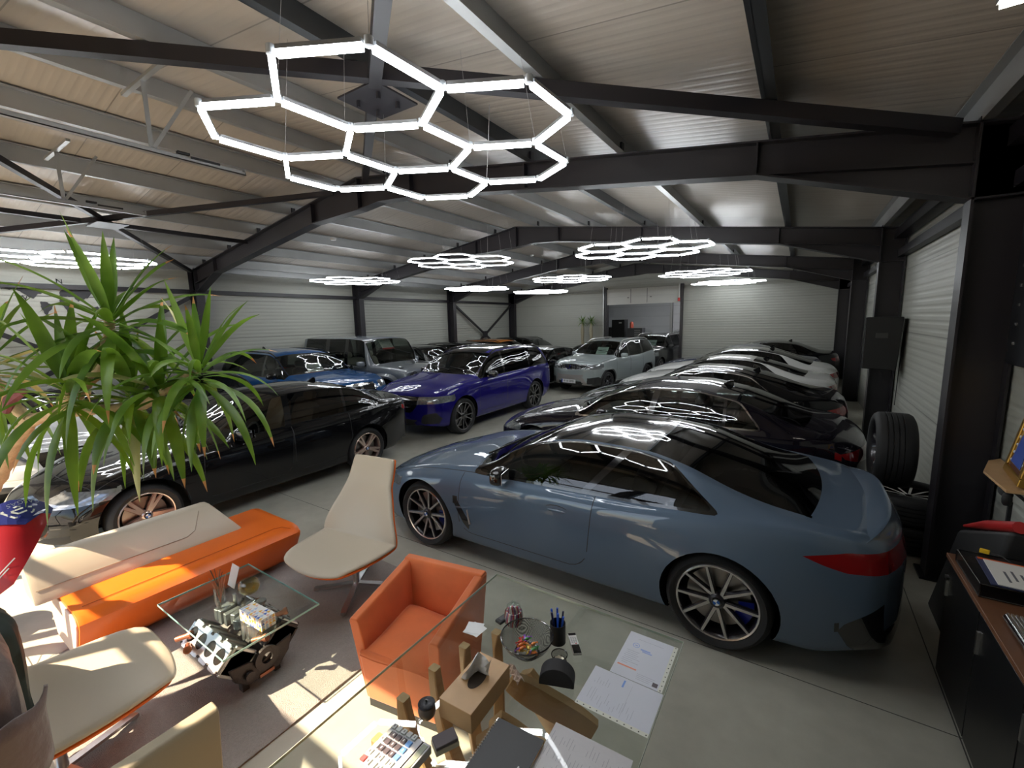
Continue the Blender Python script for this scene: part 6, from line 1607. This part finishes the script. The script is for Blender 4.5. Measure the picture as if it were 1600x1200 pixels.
t = thing('car_wheel', 'wide car wheel with silver spokes standing upright on top of the tyre stack', 'wheel', (.83, 5.60, .952), 0)
tyre(MB(), (0, 0, 0), 'x', r=.37, w=.31, ri=.27).build('tyre', m_tread, t, smooth=True, angle=50)
MB().lathe([(.272, -.125), (.262, -.11), (.255, .12), (.03, .05), (0, .05)], 32, 'x').build('rim_barrel', m_dark_alloy, t, smooth=True)
g = MB()
for q in range(5):
    for s_ in (-1, 1):
        a = 2*PI*q/5+s_*.05; b_ = 2*PI*q/5+s_*.26; g.bar((-.075, .03*math.cos(a), .03*math.sin(a)), (-.105, .262*math.cos(b_), .262*math.sin(b_)), .018, .022, up=(1, 0, 0))
g.lathe([(0, -.085), (.05, -.085), (.055, -.06), (0, -.06)], 16, 'x'); g.build('spokes', m_bright_alloy, t)
# black panel, shelf, icon
t = thing('wall_screen', 'large black screen panel on the right wall above the gilt icon', 'screen', (1.36, 3.9, 2.5))
MB().b2((-.04, -1.2, -.60), (.02, .93, .62)).build('panel', mat('screen_black', (.006, .007, .010), rough=.35), t, bevel=.008)
g = MB()
for k in range(7): g.b2((-.046, .80-.0*k, -.45+.14*k), (-.04, .83, -.43+.14*k))
g.build('status_light', mat('grey_dots', (.12, .12, .12)), t)
t = thing('corner_shelf', 'small pale wooden wedge shelf under the gilt icon on the right wall', 'shelf', (1.38, 4.45, 1.13))
MB().prism([(0, -.45), (0, .42), (-.09, .32), (-.20, -.02), (-.20, -.45)], 0, .018, 'xy').build('board', m_oak, t, bevel=.002)
g = MB(); g.bar((0, -.3, -.14), (-.14, -.3, -.01), .02, .025, up=(0, 1, 0)); g.bar((-.005, -.3, -.16), (-.005, -.3, 0), .02, .02, up=(0, 1, 0)); g.build('bracket', steel, t)
t = thing('framed_icon', 'gilt framed religious picture leaning on the small shelf at the right edge', 'picture', (1.30, 4.28, 1.155), R(0))
Mi = Matrix.Rotation(R(10), 4, 'Y') @ Matrix.Rotation(R(-8), 4, 'Z')
gold = mat('gilt_wood', (.55, .32, .07), rough=.28, metal=.8); 
g = MB(); g.M = Mi
for (a, b_) in (((-.25, 0), (.25, .055)), ((-.25, .59), (.25, .645))): g.b2((-.035, a[0], a[1]), (.02, b_[0], b_[1]))
g.b2((-.035, -.25, .055), (.02, -.195, .59)); g.b2((-.035, .195, .055), (.02, .25, .59)); fr = g.build('frame', gold, t, bevel=.008)
g = MB(); g.M = Mi; g.b2((-.022, -.195, .055), (-.012, .195, .59)); g.build('inner_edge', mat('dark_brown_rail', (.10, .035, .02), rough=.4), t)
def icon_poly(P_, x, m, nm):
    g = MB(); g.M = Mi; g.prism(P_, x-.003, x, 'yz'); g.build(nm, m, t)
icon_poly([(-.17, .085), (.17, .085), (.17, .56), (-.17, .56)], -.022, mat('icon_gold', (.62, .38, .08), rough=.35, metal=.4), 'gold_ground')
icon_poly([(-.14, .09), (.15, .09), (.12, .27), (.05, .36), (-.05, .36), (-.11, .26)], -.026, mat('icon_blue', (.05, .10, .42), rough=.4), 'blue_robe')
icon_poly([(.0+.085*math.cos(a), .42+.085*math.sin(a)) for a in [2*PI*k/20 for k in range(20)]], -.026, mat('icon_halo', (.75, .50, .12), rough=.3, metal=.5), 'halo')
icon_poly([(.0+.048*math.cos(a), .41+.06*math.sin(a)) for a in [2*PI*k/16 for k in range(16)]], -.030, mat('icon_face', (.22, .09, .05), rough=.5), 'face')
g = MB(); g.M = Mi
for k in range(16): 
    y_, z_ = (-.165 if k % 2 else .165), .10+.028*k; superbox((-.026, y_, z_), (.012, .022, .02), 2.5, 5, mb=g)
g.build('ornament', mat('icon_white', (.6, .62, .68), rough=.3), t, smooth=True)
# cabinet
t = thing('cabinet', 'low black cabinet with a brown top strip along the right wall, lower right', 'cabinet', (1.12, 2.45, 0))
m_cab = mat('cabinet_black', (.008, .008, .009), rough=.35)
g = MB(); g.b2((-.26, -1.15, .06), (.24, 1.05, .82)); g.b2((-.22, -1.13, 0), (.22, 1.03, .06)); g.build('body', m_cab, t, bevel=.003)
for k in range(4): 
    o = MB().b2((-.278, -1.14+.55*k, .08), (-.262, -.60+.55*k, .80)).build('door', m_cab, t, bevel=.002)
    MB().b2((-.292, -.65+.55*k, .60), (-.278, -.635+.55*k, .72)).build('handle', satin, o)
MB().b2((-.29, -1.17, .822), (.25, 1.07, .848)).build('worktop', mat('brown_worktop', (.16, .07, .035), rough=.4, var=(8, .2)), t, bevel=.003)
MB().b2((-.292, 1.0, .70), (-.279, 1.04, .72)).build('key', satin, t)
ZC = .850
t = thing('letter_tray', 'black wire-mesh letter tray on the far end of the black cabinet', 'tray', (1.0, 3.22, ZC))
g = MB()
for z in (.0, .065):
    g.b2((-.15, -.2, z+.002), (.18, .2, z+.005)); 
g.build('shelf_mesh', m_mesh, t)
g = MB(); g.b2((-.153, -.2, .0), (-.149, .2, .07)); g.build('side_mesh', m_mesh, t)
g = MB()
for z in (.003, .07): g.tube([(-.15, -.2, z), (.18, -.2, z), (.18, .2, z), (-.15, .2, z)], .004, 6, closed=True)
for p in ((-.15, -.2), (.18, -.2), (.18, .2), (-.15, .2)): g.cyl((p[0], p[1], 0), (p[0], p[1], .075), .004, 6)
g.build('wire_frame', gblack, t)
t = thing('notepad', 'white writing pad in a dark and orange edged folder on the letter tray', 'notepad', (1.02, 3.17, ZC+.078), R(-3))
MB().b2((-.125, -.155, 0), (.125, .155, .006)).build('folder', mat('folder_blue', (.04, .05, .12), rough=.4), t); MB().b2((-.12, .135, .006), (.12, .155, .008)).build('orange_edge', mat('folder_orange', (.70, .12, .03)), t)
MB().b2((-.10, -.15, .006), (.12, .135, .010)).build('sheet', mat('pad_white', (.72, .70, .66), rough=.5), t)
g = MB()
for k in range(5): g.b2((-.05+.03*k, -.10+.03*(k % 3), .010), (-.04+.03*k, .02+.02*(k % 2), .0103))
g.build('handwriting', m_ink2, t)
t = thing('marker', 'white marker pen lying across the notepad', 'pen', (1.10, 3.20, ZC+.101), R(-12)); MB().cyl((0, -.06, 0), (0, .06, 0), .010, 12).build('barrel', white_p, t, smooth=True)
t = thing('yellow_plug', 'yellow-tipped cable plug behind the notepad', 'cable', (.96, 3.42, ZC+.088), R(-20)); MB().b2((-.02, -.012, -.009), (.02, .012, .012)).build('yellow_cap', mat('yellow_plastic', (.80, .50, .02), rough=.4), t, bevel=.003); MB().tube([(.02, 0, 0), (.07, -.02, .005), (.12, -.06, -.008), (.17, -.04, -.008)], .004, 6).build('lead', mblack, t, smooth=True)
t = thing('coffee_machine', 'black coffee machine with a ribbed drip tray on the cabinet at the right edge', 'coffee machine', (1.08, 2.72, ZC))
MB().b2((-.20, -.16, 0), (.04, .12, .045)).build('tray_body', gblack, t, bevel=.02)
g = MB()
for k in range(15): g.b2((-.19+.0145*k, -.14, .046), (-.182+.0145*k, .10, .050))
g.build('drip_grille', satin, t)
g = MB(); superbox((.16, -.02, .20), (.26, .30, .40), 6, 10, mb=g); g.build('housing', gblack, t, smooth=True)
g = MB(); superbox((.0, -.02, .33), (.22, .20, .12), 5, 8, mb=g); g.cyl((-.04, -.02, .20), (-.04, -.02, .30), .02, 12); g.build('spout', gblack, t, smooth=True)
t = thing('card_terminal', 'black terminal with a dark display between the notepad and the coffee machine', 'terminal', (1.26, 3.02, ZC), R(20)); MB().b2((-.05, -.08, 0), (.05, .08, .10)).build('body', mblack, t, bevel=.01); MB().b2((-.055, -.05, .04), (-.049, .05, .09)).build('display', mat('dark_lcd', (.03, .03, .04), rough=.15), t)
t = thing('instrument_case', 'long black case with a red upper edge leaning on the right wall beyond the cabinet', 'case', (1.10, 4.05, 0))
g = MB(); g.add([(-.13, -.45, 0), (.12, -.45, 0), (.12, .40, 0), (-.13, .40, 0), (.0, -.45, 1.02), (.20, -.45, 1.02), (.20, .42, .66), (.0, .42, .66)], [(0, 3, 2, 1), (4, 5, 6, 7), (0, 1, 5, 4), (1, 2, 6, 5), (2, 3, 7, 6), (3, 0, 4, 7)]); g.build('body', mblack, t, bevel=.03)
g = MB(); g.tube([(.04, -.45, 1.05), (.04, .0, .875), (.04, .44, .685)], [.035, .035, .012], 10); g.build('red_edge', mat('red_case_edge', (.45, .02, .02), rough=.4), t, smooth=True)
t = thing('phone_clamp', 'black tripod phone clamp above the red-edged case at the right edge', 'tripod', (1.26, 4.18, .88))
g = MB(); g.bar((0, 0, -.2), (0, 0, .14), .02, .02); g.build('stem', mblack, t); g = MB(); superbox((-.02, .03, .19), (.06, .14, .05), 3, 6, mb=g); superbox((-.03, -.04, .165), (.05, .05, .09), 3, 6, mb=g); superbox((-.0, .08, .21), (.06, .04, .08), 3, 6, mb=g); g.build('clamp', mblack, t, smooth=True)
# ------------------------------------------------------------------ back room furniture
t = thing('tool_cabinet', 'tall black cabinet in the room beyond the doorway', 'cabinet', (-8.2, 23.2, 0)); MB().b2((-.35, -.3, 0), (.35, .3, 2.25)).build('body', m_cab, t, bevel=.01); MB().b2((.05, -.31, 2.05), (.2, -.3, 2.12)).build('label_plate', satin, t)
t = thing('locker', 'lower black locker left of the tall black cabinet beyond the doorway', 'cabinet', (-8.9, 23.2, 0)); MB().b2((-.3, -.3, 0), (.3, .3, 1.85)).build('body', m_cab, t, bevel=.01)
t = thing('drawer_unit', 'grey drawer unit right of the tall black cabinet beyond the doorway', 'drawer unit', (-7.3, 23.2, 0)); MB().b2((-.4, -.3, 0), (.4, .3, 1.8)).build('body', mat('grey_unit', (.10, .10, .11), rough=.5), t, bevel=.01)
for k in range(4): MB().b2((.0, -.32, 1.35+.1*k), (.3, -.3, 1.40+.1*k)).build('drawer', mat('pale_drawer', (.35, .35, .36), rough=.5), t)
t = thing('red_bottle', 'small red container on the drawer unit beyond the doorway', 'container', (-7.55, 23.2, 1.8)); MB().lathe([(0, 0), (.10, 0), (.10, .25), (.04, .33), (0, .34)], 14).build('body', mat('red_can', (.55, .10, .06), rough=.4), t, smooth=True)
# ceiling fixtures
for i, (x, y, lab) in enumerate(((-9.0, 6.4, 'small white round detector under the roof left of the middle'), (-7.6, 12.9, 'small white round detector under the roof near the far lamps'))):
    t = thing('smoke_detector', lab, 'detector', (x, y, ztop(x)-.03)); MB().lathe([(0, -.02), (.05, -.02), (.07, .0), (.07, .03), (0, .03)], 18).build('body', white_p, t, smooth=True)

t = thing('tube_light', 'added long tube light, out of view, brightening the room beyond the doorway', 'lamp', (-5.5, 23.0, 4.25))  # added lamp hidden above the door header, brightens the back room
MB().b2((-1.6, -.04, 0), (1.6, .04, .06)).build('housing', white_p, t); MB().b2((-1.58, -.03, -.02), (1.58, .03, 0)).build('diffuser', mat('added_room_tube', (.9, .9, .9), emit=((.95, .97, 1), 60.0)), t)

t = thing('tube_light', 'short tube light under the roof at the top right corner', 'lamp', (.90, 2.80, 3.56))
MB().b2((-.30, -.02, 0), (.28, .02, .03)).build('housing', m_hous, t); MB().b2((-.29, -.015, -.02), (.27, .015, 0)).build('diffuser', mat('warm_tube', (.9, .9, .9), emit=((1, .93, .8), 14.0)), t)
MB().cyl((-.2, 0, .03), (-.2, 0, .26), .003, 6).build('suspension_rod', satin, t); MB().cyl((.2, 0, .03), (.2, 0, .20), .003, 6).build('suspension_rod', satin, t)
